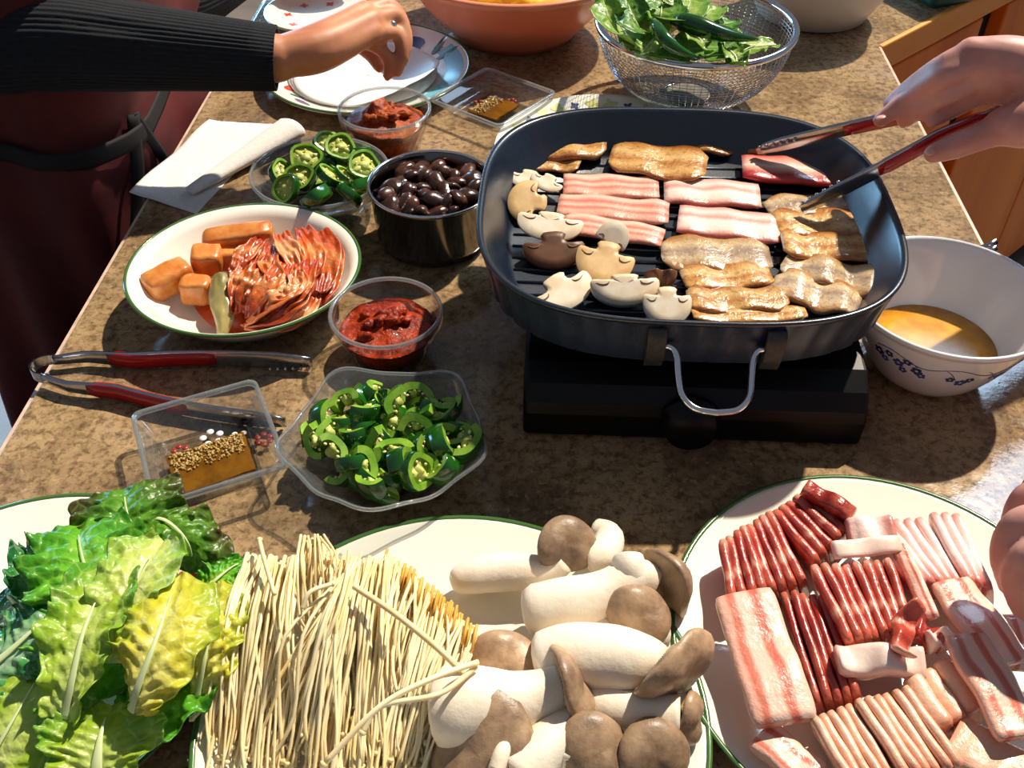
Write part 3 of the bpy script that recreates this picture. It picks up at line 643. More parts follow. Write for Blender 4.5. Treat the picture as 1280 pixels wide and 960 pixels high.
MB().rings([pring(.992, PZ - .004), pring(1.0, PZ - .001), pring(.997, PZ + .001), pring(.975, PZ), pring(.965, PZ - .003), pring(.912, .128), pring(.86, .1105), pring(.83, .1055), pring(.5, .1045), pring(.1, .1040)], cap0=False).build('cooking_surface', 'cast_black', pan)
for k in range(15):
    y = -.125 + k * .0178; hw = sup(math.atan2(y, .12), PA * .84, PB * .84)[0]; hw = PA * .83 * max(.2, (1 - min(.98, abs(y) / (PB * .86)) ** 3)) ** (1 / 3)
    MB().tube([(-hw, y, .1048), (hw, y, .1048)], .0022, 6, flat=1).build('grill_ridge', 'cast_black', pan)
for sgn, (ua, ub) in ((-1, (820, 967)), (1, (820, 967))):
    xa, xb = P(ua, 440, .12).x - pan_c[0], P(ub, 440, .12).x - pan_c[0]
    h = None
    for x in (xa, xb):
        yw = PB * .985
        m = MB(); pr = [(yw - .006, .140), (yw + .003, .139), (yw + .006, .132), (yw + .003, .112), (yw - .003, .098), (yw - .008, .098), (yw - .004, .115), (yw - .002, .132)]
        m.rings([[V((x + dx, sgn * y, z)) for y, z in pr] for dx in (-.0072, -.0062, .0062, .0072)]).build('handle_lug', 'lug_iron', pan)
    yw = PB * .985; zz = .122
    path = [(xa + .004, yw, zz), (xa + .012, yw + .002, zz), (xa + .016, yw + .008, zz - .004), (xa + .0175, yw + .020, zz - .013), (xa + .020, yw + .034, zz - .020), (xa + .029, yw + .0435, zz - .024), (xa + .042, yw + .046, zz - .025), (xb - .042, yw + .046, zz - .025), (xb - .029, yw + .0435, zz - .024), (xb - .020, yw + .034, zz - .020), (xb - .0175, yw + .020, zz - .013), (xb - .016, yw + .008, zz - .004), (xb - .012, yw + .002, zz), (xb - .004, yw, zz)]
    MB().tube([V((x, sgn * y, z)) for x, y, z in smoothpath(path, 60)], .0028, 8).build('wire_handle', 'chrome', pan)
# ---------------------------------------------------------------- napkin, tongs, rice paper
nA, nB, nC, nD = P(163, 244), P(262, 152), P(350, 157), P(246, 268)
def napz(s, t): return .0016 + .004 * max(0, math.sin(3 * s + 1)) * (1 - t) * .6 + .010 * max(0, .16 - s) ** 1 * (1 + math.sin(9 * t))
rows = []
for i in range(25):
    s = i / 24; row = []
    for j in range(25):
        t = j / 24; q = (nA * (1 - t) + nB * t) * (1 - s) + (nD * (1 - t) + nC * t) * s
        row.append(V((q.x, q.y, napz(s, t) + .0012 * noise.noise(q * 40))))
    rows.append(row)
nap = thing('paper_napkin', 'folded white paper towel with a rolled end between the apron and the kimchi bowl', 'napkin', (0, 0, 0))
n1 = MB().grid(rows).build('sheet', 'paper', nap); so_ = n1.modifiers.new('s', 'SOLIDIFY'); so_.thickness = .0012; so_.offset = 1
ra, rb = P(238, 240, .006), P(372, 158, .013); rows = []
for i in range(31):
    s = i / 30; c = ra.lerp(rb, s); d = (rb - ra).normalized(); sd_ = V((d.y, -d.x, 0)); rad = .006 + .011 * s; rad *= 1 if s < .93 else math.sqrt(max(.08, 1 - ((s - .93) / .075) ** 2))
    rows.append([V((c.x, c.y, 0)) + sd_ * (rad * 1.35 * math.cos(a)) + V((0, 0, .003 + max(0, rad * .75 * (1 + math.sin(a))))) for a in [2 * PI * k / 16 for k in range(16)]])
MB().rings(rows).build('rolled_end', 'paper', nap)

def tongs(label, head, tipA, tipB, up=V((0, 0, 1)), loop=.012, group=None, wide=.010, gripA=(.26, .72), bowk=.010):
    t = thing('kitchen_tongs', label, 'tongs', tuple(head))
    mid = ((tipA + tipB) / 2 - head).normalized()
    def arm(tip, side):
        d = tip - head; L = d.length; d.normalize(); s_ = up.cross(d).normalized(); bow = s_ * side
        pth = [d * (L * f) + bow * (bowk * math.sin(PI * min(1, f * 1.0)) + (loop if f < .12 else loop * max(0, 1 - (f - .12) / .2))) for f in [i / 24 for i in range(25)]]
        rad = [.0045 if f < .1 else .0058 + .0024 * math.sin(PI * f) for f in [i / 24 for i in range(25)]]
        a = MB(); rows = []
        for i, q in enumerate(pth):
            f = i / 24; hw = wide * (.55 + .45 * min(1, f * 3)) * (1 if f < .9 else 1 - .45 * (f - .9) / .1); th = .0016
            x = up * hw; y = bow.normalized() * th
            rows.append([q + x * 1.0 + y * .2, q + x * .8 + y, q + y * 1.2, q - x * .8 + y, q - x * 1.0 + y * .2, q - x * .8 - y, q - y * .6, q + x * .8 - y])
        ao = MB().rings(rows).build('arm', 'steel', t)
        i0, i1 = int(24 * gripA[0]), int(24 * gripA[1]); rows = []
        for i in range(i0, i1 + 1):
            q = pth[i]; e = .75 if i in (i0, i1) else 1; hw = wide * .86 * e; th = .0036 * e
            x = up * hw * .9; y = bow.normalized() * th * .8
            rows.append([q + x, q + x * .96 + y * .95, q + y * 1.1, q - x * .96 + y * .95, q - x, q - x * .96 - y * .95, q - y * 1.1, q + x * .96 - y * .95])
        MB().rings(rows).build('red_grip', 'red_plastic', ao)
        # scalloped gripping tip
        tm = MB()
        for k in range(6):
            q = pth[-1] - d * (.004 + .007 * k) - bow.normalized() * .002; tm.ball(q - up * wide * .55, (.002, .002, .002), 6, 4)
        tm.build('tip_teeth', 'steel', ao); return pth
    pa = arm(tipA, 1); pbb = arm(tipB, -1)
    # sprung loop joining the arms
    s_ = up.cross(mid).normalized(); rows = []
    for k in range(25):
        a = -PI * .5 + PI * k / 24 * 1.0; q = -mid * (loop * 1.35 * math.cos(a) * 1.0) + s_ * (-(loop + .001) * 1.0 * math.sin(a)) * 1.0
        hw = wide * .55; n_ = (-mid * math.cos(a) - s_ * math.sin(a)).normalized() * .0008
        rows.append([q + up * hw + n_, q - up * hw + n_, q - up * hw - n_, q + up * hw - n_])
    MB().rings(rows).build('spring_loop', 'steel', t, smooth=False)
    return t
tongs('red-gripped steel tongs lying on the counter in front of the kimchi bowl', P(62, 461, .0105), P(390, 453, .0105), P(357, 528, .0105), loop=.012, wide=.0100, gripA=(.22, .66))
# rice paper
rp = thing('rice_paper', 'stack of white translucent rice paper sheets on the flowered plate', 'rice paper', (sp_c[0] - .005, sp_c[1] - .012, 0))
for k in range(3):
    rows = []
    for i in range(13):
        r = .098 * i / 12 + .0004; row = []
        for j in range(48):
            a = 2 * PI * j / 48; x, y = r * math.cos(a), r * math.sin(a); z = .0085 + k * .0014 + .005 * (r / .1) ** 3 + .0008 * noise.noise(V((x * 40, y * 40, k)))
            if k == 2:
                lf = min(1, max(0, (x * .85 - y * .5 - .035) / .06)); z += .020 * lf ** 1.6
            row.append(V((x, y, z)))
        rows.append(row)
    s = MB().grid(rows, 0, False, True).build('sheet', 'rice_paper', rp, loc=(.004 * k, -.003 * k, 0)); m = s.modifiers.new('s', 'SOLIDIFY'); m.thickness = .0007
# a dark stool on the floor, seen past the edge of the counter
sq = thing('round_stool', 'dark vinyl topped stool on the floor past the edge of the counter', 'stool', (-.80, .60, -.92))
MB().lathe([(.0005, .42), (.15, .42), (.175, .43), (.18, .45), (.172, .475), (.12, .485), (.0005, .487)], 48).build('seat', 'stool_vinyl', sq)
for k in range(4):
    a = PI / 4 + k * PI / 2; MB().tube([(.12 * math.cos(a), .12 * math.sin(a), .42), (.16 * math.cos(a), .16 * math.sin(a), 0)], .012, 10).build('leg', 'chrome', sq)
# water droplets splashed on the counter
dr = MB()
for k in range(170):
    q = P(1020 + 260 * random.random(), 490 + 130 * random.random() ** 1.2, 0)
    if q.x < .455 and (q.x - meat_c[0]) ** 2 + (q.y - meat_c[1]) ** 2 > .155 ** 2 and (q.x - wb_c[0]) ** 2 + (q.y - wb_c[1]) ** 2 > .05 ** 2:
        r = random.uniform(.0005, .0013); dr.ball((q.x, q.y, .0002), (r, r, r * .6), 7, 4)
tag(dr.build('water_droplets', 'chrome_drop' if 'chrome_drop' in MT else 'pane'), 'scatter of tiny water droplets on the counter between the broth bowl and the pork', 'water', kind='stuff')
# ---------------------------------------------------------------- food on the grill pan
ZF = .1075
c7 = crop(600, 140, 3.4286); c8 = crop(880, 140, 3.4286)
def pan_slice(label, a, b, wpx, mat, T=.006, bow=0, wave=.0015, z=0, seed=0, rag=.12, curl=0, wf=2):
    A, B = P(a[0], a[1], ZF + .003 + z), P(b[0], b[1], ZF + .003 + z); d = B - A; m = (A + B) / 2
    sc_v = FPX / ((m - V((0, 0, CH))).dot(CF)); W = wpx / sc_v / max(.5, abs(ray(a[0], a[1]).normalized().z)) * .98
    mb = slab(MB(), d.length, W, T, 18, bow, wave, wf, rag, seed, curl=curl)
    o = mb.build('pork_slice', mat, loc=(m.x, m.y, ZF + T / 2 + .001 + z), rot=(0, 0, math.atan2(d.y, d.x)))
    return tag(o, label, 'meat', 'pork belly slices on the grill pan')
PS = [
 ('browned curled pork slice in the pan corner beside the white mushroom slices', (646, 180), (758, 183), 27, 'pork_cooked', .008, -.008, .002, .002, 0),
 ('thin browned pork strip tucked under the curled slice in the pan corner', (660, 202), (724, 210), 17, 'pork_cooked', .004, 0, .001, -.001, 0),
 ('wide tan browned pork slice overlapping another at the far side of the pan', (764, 196), (884, 211), 35, 'pork_cooked', .006, 0, .0015, .004, 0),
 ('long browned pork slice with a drooping end lying along the far pan rim', (790, 174), (916, 186), 25, 'pork_cooked', .006, .004, .002, 0, 0),
 ('raw pink pork strip topmost of three beside the mushrooms', (704, 232), (823, 236), 27, 'pork_raw', .006, 0, .001, 0, 0),
 ('raw pink pork strip in the middle of three beside the mushrooms', (698, 256), (836, 268), 28, 'pork_raw', .006, 0, .001, .0005, 0),
 ('raw pink pork strip lowest of three, its end behind the standing mushroom slice', (702, 279), (829, 298), 25, 'pork_raw', .006, 0, .001, .001, 0),
 ('raw striped pork strip in the middle of the pan touching three pink strips', (830, 240), (950, 246), 31, 'pork_pale', .007, 0, .001, 0, 0),
 ('palest raw pork strip at the centre of the pan, nearly white', (847, 276), (974, 290), 36, 'pork_pale', .008, 0, .001, 0, 0),
 ('half cooked greyish pork slice with a pointed end below the palest strip', (826, 316), (962, 322), 40, 'pork_grey', .006, 0, .0015, 0, 0),
 ('golden browned pork slice with dark edge behind two others by the near rim', (852, 352), (962, 345), 28, 'pork_cooked', .006, 0, .0015, 0, 0),
 ('golden browned pork slice in the middle of three by the near rim', (858, 378), (983, 376), 27, 'pork_cooked', .006, 0, .0015, .002, 0),
 ('narrow browned pork slice hugging the near rim above the wire handle', (864, 398), (1006, 396), 17, 'pork_cooked', .006, 0, .001, 0, 0),
 ('tan browned pork slice under the lower tip of the held tongs', (958, 262), (1073, 254), 24, 'pork_grey', .006, 0, .0015, 0, 0),
 ('yellowish browned pork slice with a red spot in the stack by the blue-lit pan wall', (966, 282), (1084, 280), 30, 'pork_cooked', .006, 0, .0015, .001, 0),
 ('browned pork slice with a dark rounded end in the stack by the pan wall', (976, 308), (1097, 312), 31, 'pork_cooked', .006, 0, .0015, .002, 0),
 ('shiny grey translucent pork slice ending at the pan wall', (978, 331), (1100, 358), 34, 'pork_grey', .007, 0, .003, .001, 0),
 ('shiny tan pork slice with a bulging end in the pan corner by the broth bowl', (964, 354), (1074, 383), 35, 'pork_grey', .007, 0, .003, .002, 0),
 ('small browned pork piece under the upper tip of the held tongs', (928, 181), (1034, 199), 24, 'pork_cooked', .006, 0, .003, 0, 0),
 ('raw pork slice with a deep red lower edge lying below the tongs tip', (927, 211), (1041, 219), 31, 'pork_red', .008, 0, .001, .003, 0)]
for i, (lb, a, b, wp, mt, T, bw, wv, z, _) in enumerate(PS): ck = mt in ('pork_cooked', 'pork_grey'); pan_slice(lb, a, b, wp * (1.1 if ck else 1), mt, T, bw, wv, z, i * 1.7 + .4, .22 if ck else .12, .003 if mt == 'pork_cooked' else 0)
# halved button mushrooms: flesh slab with a brown skin rim, dark gill slots
def mush_outline(s, stem=1.0, n=18):
    pts = []
    for k in range(n + 1):
        a = PI * k / n; pts.append((s * math.cos(a), s * .98 * math.sin(a) ** .9))
    pts += [(s * x, s * y * (stem if y < -.22 else 1)) for x, y in ((-.99, -.12), (-.93, -.21), (-.80, -.215), (-.62, -.18), (-.46, -.19), (-.38, -.26), (-.35, -.42), (-.40, -.58), (-.30, -.68), (-.1, -.72), (.14, -.70), (.32, -.66), (.40, -.54), (.34, -.40), (.38, -.26), (.46, -.19), (.62, -.18), (.80, -.215), (.93, -.21), (.99, -.12))]
    return pts
def button(label, c, size, tilt, spin, thick, flesh='champignon_flesh', z=0, sx=1, sy=1, dome=.4, stem=1.0, name='mushroom_slice'):
    q = P(c[0], c[1], ZF + z)
    t = thing(name, label, 'mushroom', (q.x, q.y, ZF + z), group='sliced mushrooms on the grill pan'); t.rotation_euler = (Matrix.Rotation(tilt, 3, 'X') @ Matrix.Rotation(spin, 3, 'Z')).to_euler()
    size *= 1.13; tilt -= .22 if tilt > .5 else 0; t.rotation_euler = (Matrix.Rotation(tilt, 3, 'X') @ Matrix.Rotation(spin, 3, 'Z')).to_euler(); o = [(x * sx, y * sy) for x, y in mush_outline(size, stem)]; n = len(o)
    rows = []
    for f, zz in ((.0, -thick), (.55, -thick), (.86, -thick * .8), (.985, -thick * .3), (1, 0), (.985, thick * .10)):
        rows.append([V((x * f, y * f + 0, zz - (dome * size * (1 - f) if zz < -thick * .5 else 0))) for x, y in o])
    MB().rings(rows, cap0=True, cap1=False).build('skin', 'champignon_skin' if flesh != 'white' else 'champignon_flesh', t)
    fm = MB(); fm.rings([[V((x * f, y * f, z2)) for x, y in o] for f, z2 in ((.985, thick * .08), (.97, thick * .16), (.6, thick * .20), (.15, thick * .19))], cap0=False)
    fm.build('cut_face', 'champignon_flesh' if flesh == 'white' else flesh, t)
    for sgn in (-1, 1):
        g = MB(); pth = [(sgn * size * x * sx, size * y * sy, thick * .21) for x, y in ((.44, -.10), (.50, .02), (.66, .05), (.84, -.06))]
        g.tube(smoothpath(pth, 8), [size * .024 * w_ for w_ in (.3, .7, 1, 1.2, 1.2, 1, .8, .5, .2)], 6).build('gill_slot', 'champignon_gill', t)
    return t
S_ = .0175
button('white mushroom slice lying on the pork in the pan corner', (660, 222), .015, .35, 2.9, .003, 'white', .012, 1.1, .8)
button('white mushroom slice leaning on its twin above the tan mushroom half', (684, 226), .0135, .3, 2.6, .003, 'white', .012, 1.1, .8)
button('tan mushroom half against the pan wall below the white slices', (663, 252), .0205, .45, 1.45, .006, 'champignon_tan', .012, 1, .95)
button('wide white mushroom slice with two lobes resting on a dark mushroom half', (688, 276), .022, .40, 3.0, .005, 'white', .022, 1.2, .85, .4, .6)
button('dark brown mushroom half lying below the wide white slice', (692, 309), .022, .5, 3.2, .010, 'champignon_skin', .012, 1.1, .85, .5)
button('white mushroom slice standing upright behind the tan mushroom', (764, 300), .016, 1.0, -.5, .003, 'white', .020, .8, 1.0)
button('large tan mushroom half with stem beside the raw pink strips', (757, 322), .0225, .62, 2.9, .008, 'champignon_tan', .019, 1, 1.1, .4, .8)
button('grey-brown mushroom wedge seen from outside, next to the grey pork slice', (829, 342), .015, -.9, .8, .008, 'champignon_skin', .016, .8, 1)
button('oval white mushroom slice lying alone near the pan corner', (702, 361), .0220, .35, -2.5, .005, 'white', .010, 1.1, .85)
button('white-faced mushroom half with deep brown cap by the near rim', (781, 355), .022, .75, 3.2, .012, 'white', .018, 1.15, .8, .4, .6)
button('round white mushroom half with upright stem by the near rim', (834, 376), .0185, .72, 3.14, .009, 'white', .018, .95, 1.1, .4, .75)

# ---------------------------------------------------------------- meat plate
m8 = crop(850, 590, 2.5953)
def meat_fan(name_lb, A0, B0, A1, B1, n, mat, H=.030, ztop=.040, lean=.35, cat_l='', tilt_end=0, zb=0, jit=.002):
    a0, b0, a1, b1 = [m8(*q, ztop) for q in (A0, B0, A1, B1)]
    across = ((a1 - a0) + (b1 - b0)).normalized(); pitch = ((a1 - a0).length + (b1 - b0).length) / 2 / max(1, n - 1)
    for i in range(n):
        f = i / max(1, n - 1); a = a0.lerp(a1, f); b = b0.lerp(b1, f); d = b - a; m = (a + b) / 2
        T = pitch * 1.12
        mb = slab(MB(), d.length, H, T, 14, 0, .0004, 1.3, .05, i * 2.3 + a0.x * 90, blunt=True)
        # slab lies flat (X length, Y width): stand it on edge and lean it
        hand = 1 if V((d.x, d.y, 0)).cross(V((across.x, across.y, 0))).z > 0 else -1
        o = mb.build('pork_slice', mat[i % len(mat)] if isinstance(mat, list) else mat)
        tiltx = PI / 2 + hand * lean
        o.rotation_euler = (tiltx, 0, math.atan2(d.y, d.x))
        off = Matrix.Rotation(math.atan2(d.y, d.x), 3, 'Z') @ (Matrix.Rotation(tiltx, 3, 'X') @ V((0, H / 2, 0)))
        o.location = (m.x - off.x, m.y - off.y, ztop - off.z + random.uniform(-jit, jit))
        tag(o, f'{ORD[i]} of {n} {name_lb}', 'meat', 'raw pork slices on the serving plate')
meat_fan('red pork slices in the stove-side stack, counted from the mushrooms', (135, 215), (165, 400), (285, 120), (395, 345), 8, ['slice_red', 'slice_red', 'slice_dark'], ztop=.040)
meat_fan('dark red slices in the topmost stack, counted from the larger red stack', (305, 115), (440, 275), (415, 50), (560, 165), 6, ['slice_dark', 'slice_red'], ztop=.042)
meat_fan('white fatty slices in the stack facing the soup bowl, counted from red', (575, 160), (760, 350), (895, 125), (1000, 365), 9, 'slice_fat', ztop=.044)
meat_fan('red slices in the fat-framed middle stack, counted from the flat slice', (430, 300), (550, 545), (670, 275), (745, 495), 8, 'slice_red', ztop=.048)
meat_fan('dark red slices beside the flat streaky slice, counted from it', (335, 380), (445, 735), (455, 400), (570, 715), 5, 'slice_dark', ztop=.038)
meat_fan('pale slices in the near stack next to the mushrooms, counted from them', (430, 790), (560, 1010), (545, 745), (690, 985), 5, 'slice_skin', ztop=.042)
meat_fan('pale slices in the wide near stack, counted from the mushroom side', (575, 735), (740, 985), (725, 695), (905, 950), 6, 'slice_skin', ztop=.044)
meat_fan('pale pork slices in the short stack under the striped slab', (745, 660), (855, 820), (845, 610), (955, 770), 3, 'slice_skin', ztop=.044)
def flat_meat(label, a, b, wc, mat, z, T=.008, tilt=0, wave=.0015, seed=0, curl=0, bow=0):
    A, B = m8(*a, z), m8(*b, z); d = B - A; m = (A + B) / 2; W = wc / 2.5953 / (FPX / ((m - V((0, 0, CH))).dot(CF)))
    o = slab(MB(), d.length, W, T, 18, bow, wave, 1.5, .05, seed, curl=curl, blunt=True).build('pork_slice', mat, loc=(m.x, m.y, z), rot=(tilt, 0, math.atan2(d.y, d.x)))
    return tag(o, label, 'meat', 'raw pork slices on the serving plate')
flat_meat('wide flat streaky pork slice lying alone on the plate side facing the mushrooms', (205, 400), (345, 810), 205, 'slab_belly', .040, .009, .12, .002, 1)
flat_meat('striped belly slab lying across the plate behind the front slab', (875, 360), (1070, 620), 165, 'slab_belly', .044, .009, -.1, .0015, 2)
flat_meat('striped belly slab lying on top at the plate side under the blurred fingers', (925, 535), (1110, 860), 165, 'slab_belly', .052, .009, -.1, .0015, 3)
flat_meat('tan fatty slab at the near corner of the plate below the striped slab', (880, 860), (1110, 1000), 190, 'slice_skin', .036, .014, 0, .001, 4)
flat_meat('red and white slab partly under the pale slices at the front of the plate', (260, 850), (440, 1000), 130, 'slab_belly', .026, .010, 0, .001, 5)
flat_meat('small striped pork piece at the plate edge under the fingers', (1050, 470), (1120, 640), 110, 'slab_belly', .030, .009, 0, .001, 6)
flat_meat('rolled white fat slice leaning behind the middle red stack', (495, 255), (715, 232), 62, 'pork_fat', .050, .006, .35, .001, 7)
flat_meat('fat-edged slice standing along the side of the middle red stack', (715, 245), (815, 470), 52, 'slab_belly', .046, .007, .5, .002, 8)
flat_meat('lumpy white folded fat piece at the end of the middle red stack', (510, 610), (790, 620), 105, 'pork_fat', .044, .015, .15, .004, 9)
flat_meat('pink curl of meat sticking up at the end of the middle red stack', (700, 600), (735, 450), 70, 'slice_red', .054, .008, .5, .003, 10, .010)
flat_meat('rolled pale slice at the start of the white fatty stack', (545, 195), (690, 190), 95, 'slice_fat', .044, .010, .25, .002, 11)
flat_meat('dark red scrap lying at the side of the middle red stack', (745, 510), (850, 560), 80, 'slice_dark', .040, .012, .0, .003, 12)
flat_meat('pale fat scrap beside the short stack under the striped slab', (800, 560), (880, 540), 60, 'pork_fat', .042, .014, 0, .003, 13)
flat_meat('red pork slice end poking out topmost at the plate edge', (405, 55), (560, 140), 60, 'slice_dark', .046, .014, .3, .002, 14)

# ---------------------------------------------------------------- king oyster mushrooms
k7 = crop(520, 630, 2.908)
def align(axis):
    return V((0, 0, 1)).rotation_difference(V(axis).normalized()).to_matrix()
def king(label, stem, radii, cap=None, axis=None, R=.02, h=.012, cut=False, capmat='oyster_cap', name='king_oyster_mushroom', sxy=(1, 1)):
    pts = [k7(*q) for q in stem] if stem else []
    base = pts[0] if pts else cap
    t = thing(name, label, 'mushroom', (base.x, base.y, base.z), group='brown-capped mushrooms on the oval plate')
    if pts:
        pth = smoothpath([q - base for q in pts], 18); rs = smoothpath([(r, 0, 0) for r in radii], 18); m = MB()
        rr = [max(.002, q.x) for q in rs]; rr[0] *= .80
        m.tube(pth, rr, 16)
        m.v = [tuple(V(v) * 1.0 + V((noise.noise(V(v) * 60 + base * 9), noise.noise(V(v) * 60 + V((9, 0, 0)) + base * 9), 0)) * .0012) for v in m.v]
        m.build('stem', 'oyster_stem', t)
        d0 = (pth[0] - pth[1]).normalized()
        MB().lathe([(.0004, .0022), (rr[0] * .6, .0018), (rr[0] * .98, .0), (rr[0] * 1.0, -.002), (.0004, -.002)], 20, mat=align(d0), c=pth[0]).build('cut_base', 'oyster_cut', t)
    if cap is not None:
        mat = align(axis); c = cap - base
        sd_ = random.random() * 9
        def md(r, z, a): return (r * (1 + .07 * math.sin(2 * a + sd_) + .04 * math.sin(3 * a + sd_ * 2)), z + .0022 * math.sin(2 * a + sd_) * (r / R) + .0016 * math.sin(3 * a + sd_ * 3) * (r / R) + .0012 * noise.noise(V((r * 90 * math.cos(a), r * 90 * math.sin(a), sd_))))
        h *= .85; dome = [(.0004, h * .86), (R * .25, h * .90), (R * .55, h * .86), (R * .8, h * .62), (R * .95, h * .22), (R, -h * .10), (R * .97, -h * .32), (R * .9, -h * .34)]
        MB().lathe(dome, 36, mat=mat, mod=md, c=c, sx=sxy[0], sy=sxy[1], cap0=True).build('cap', capmat, t)
        rows = []
        for i in range(7):
            f = i / 6; r = R * (.92 - .60 * f); z = -h * .32 - h * .55 * f ** 1.4; row = []
            for k in range(96):
                a = 2 * PI * k / 96; g = (.0007 if k % 2 else -.0005) * (1 - .3 * f); q = md(r, z + g, a); row.append(mat @ V((q[0] * math.cos(a) * sxy[0], q[0] * math.sin(a) * sxy[1], q[1])) + c)
            rows.append(row)
        MB().rings(rows, cap0=False).build('gills', 'oyster_gill', t)
    return t
king('brown-capped mushroom with a torn pale stem end at the back of the oval plate', [(135, 285, .022), (210, 262, .024), (330, 245, .026), (470, 245, .028), (540, 205, .036)], [.009, .0135, .0145, .012, .009], k7(548, 150, .043), view_dir(.30, .05, .9), .0225, .010)
king('white curved stem with a hidden cap behind the rearmost brown cap', [(620, 200, .030), (680, 180, .032), (700, 120, .030), (655, 95, .028)], [.012, .0125, .011, .009])
king('thick cut stem bending up to a wide cap with the gills showing, by the pork', [(400, 395, .030), (560, 365, .036), (700, 320, .040), (800, 270, .044), (868, 292, .040)], [.019, .0195, .0165, .015, .012], k7(918, 285, .036), view_dir(.80, .35, -.30), .0275, .012)
king('upright stub of stem standing on the bend of the thick cut stem', [(800, 275, .045), (775, 230, .052), (770, 195, .054)], [.012, .0125, .011])
king('round brown cap standing on edge in front of the thick cut stem', [(560, 470, .022), (660, 462, .026), (800, 450, .030)], [.010, .011, .008], k7(812, 408, .040), view_dir(.12, .12, .95), .0225, .011, sxy=(1, 1))
king('long white stem with a broad grey-brown cap hanging over the plate edge', [(440, 580, .034), (540, 560, .038), (700, 560, .042), (830, 575, .044), (900, 590, .046)], [.0195, .0225, .0225, .018, .012], k7(948, 598, .050), view_dir(.55, -.58, .52), .0325, .013)
king('fat white stem lying in front with a dark cap seen edge-on', [(95, 742, .034), (170, 740, .038), (330, 728, .040), (450, 695, .042), (540, 665, .044)], [.0255, .0280, .0215, .0165, .015], k7(572, 652, .045), view_dir(.85, .42, .12), .0285, .010)
king('dull brown cap lying flat between the two long white stems', [(430, 650, .020), (380, 640, .022), (330, 620, .022)], [.006, .007, .007], k7(322, 582, .032), view_dir(-.05, .25, .95), .0235, .010)
king('sliced mushroom with a flat white cut side at the plate edge by the pork', [(600, 715, .026), (720, 745, .028), (850, 765, .030), (960, 775, .032)], [.013, .0145, .0145, .014], k7(995, 778, .032), view_dir(.85, -.1, .35), .0165, .009)
king('large dark brown cap with a bent tip at the near edge of the oval plate', [(330, 860, .046), (310, 910, .047), (290, 970, .044)], [.0045, .005, .005], k7(240, 905, .036), view_dir(-.30, .25, .9), .038, .012)
king('slanting pale stem at the near edge of the plate under the fat white stem', [(360, 1000, .030), (450, 905, .034), (560, 810, .036), (600, 800, .036)], [.018, .0165, .013, .010])
king('tan mottled cap at the near edge of the oval plate with a white stem side', [(555, 960, .030), (570, 900, .030), (640, 880, .032)], [.013, .014, .013], k7(655, 900, .036), view_dir(.25, .25, .9), .024, .011)
king('brown cap at the near edge beside the tan mottled cap', [(790, 850, .026), (850, 860, .026)], [.010, .009], k7(862, 905, .034), view_dir(.2, .1, .95), .0225, .010)
king('small tan stub between the standing round cap and the broad hanging cap', [(860, 480, .026), (900, 490, .030)], [.009, .0095])
king('small brown cap tucked under the dark edge-on cap', [(520, 810, .024), (600, 815, .026)], [.010, .010], k7(640, 800, .026), view_dir(.3, -.2, .9), .018, .009)

# ---------------------------------------------------------------- enoki bunches
e6 = crop(240, 630, 2.908)
def enoki(label, base, tip, n, zb, zt, sag=.012, wig=.003, r=(.0008, .0014), fringe=False, spread=1.0, lift=.02, capr=1.5):
    b0, b1 = e6(*base[0], zb), e6(*base[1], zb); t0, t1 = e6(*tip[0], zt), e6(*tip[1], zt); c = (b0 + b1) / 2
    t = thing('enoki_bunch', label, 'mushroom', tuple(c), group='bunches of thin white mushrooms')
    for k in range(n):
        f = (k + random.random()) / n; ly = random.random()
        a = b0.lerp(b1, f) + V((0, 0, -.022 * (1 - ly) + .004 * random.random())); ft = min(1.08, max(-.08, f + random.gauss(0, .09) * spread)); sh = random.uniform(.70, 1.12)
        b = t0.lerp(t1, ft) + V((0, 0, -.014 * (1 - ly))); b = a + (b - a) * sh; b.z = max(b.z, .014)
        m = a.lerp(b, .45) + V((random.gauss(0, wig), random.gauss(0, wig), lift * (.3 + .7 * ly)))
        m2 = a.lerp(b, .8) + V((random.gauss(0, wig * 1.3), random.gauss(0, wig), lift * .45 * ly + random.gauss(0, .002)))
        for q in (m, m2): q.z = max(q.z, .014)
        pth = smoothpath([a - c, m - c, m2 - c, b - c], 12); rr = random.uniform(*r); mb = MB()
        mb.tube(pth, [rr * 1.15] + [rr] * 10 + [rr * .9, rr * .85], 6)
        d = (pth[-1] - pth[-2]).normalized(); cr = rr * random.uniform(capr, capr + .7)
        mb.lathe([(.0003, cr * .9), (cr * .6, cr * .7), (cr, cr * .1), (cr * .8, -cr * .4), (rr * .8, -cr * .5)], 8, mat=align(d), c=pth[-1], cap0=True)
        mb.build('strand', 'enoki', t)
    if fringe:
        fm = MB(); d = (b0 + b1) / 2 - (t0 + t1) / 2; d.normalize()
        for k in range(150):
            q = b0.lerp(b1, random.random()) + V((0, 0, -.026 * random.random() ** 1.2 + .004)) - c; l = random.uniform(.006, .014)
            fm.tube([q - d * .015, q + d * l * .3], [.0013, .0010], 4)
        fm = fm.build('cut_ends', 'enoki_cut', t); fm['kind'] = 'stuff'
    return t
enoki('bunch of thin white mushrooms standing behind the others, its cut ends showing', ((385, 120), (480, 110)), ((400, 470), (520, 430)), 40, .050, .030)
enoki('short bunch of thin white mushrooms behind the middle bunch', ((480, 150), (680, 200)), ((480, 560), (600, 520)), 56, .046, .028)
enoki('bunch of thin white mushrooms fanning down next to the lettuce plate', ((190, 185), (385, 200)), ((20, 900), (330, 960)), 130, .058, .018, lift=.020)
enoki('sweeping middle bunch of thin white mushrooms leaning across the plate', ((520, 300), (600, 200)), ((250, 860), (480, 990)), 90, .066, .022, lift=.022)
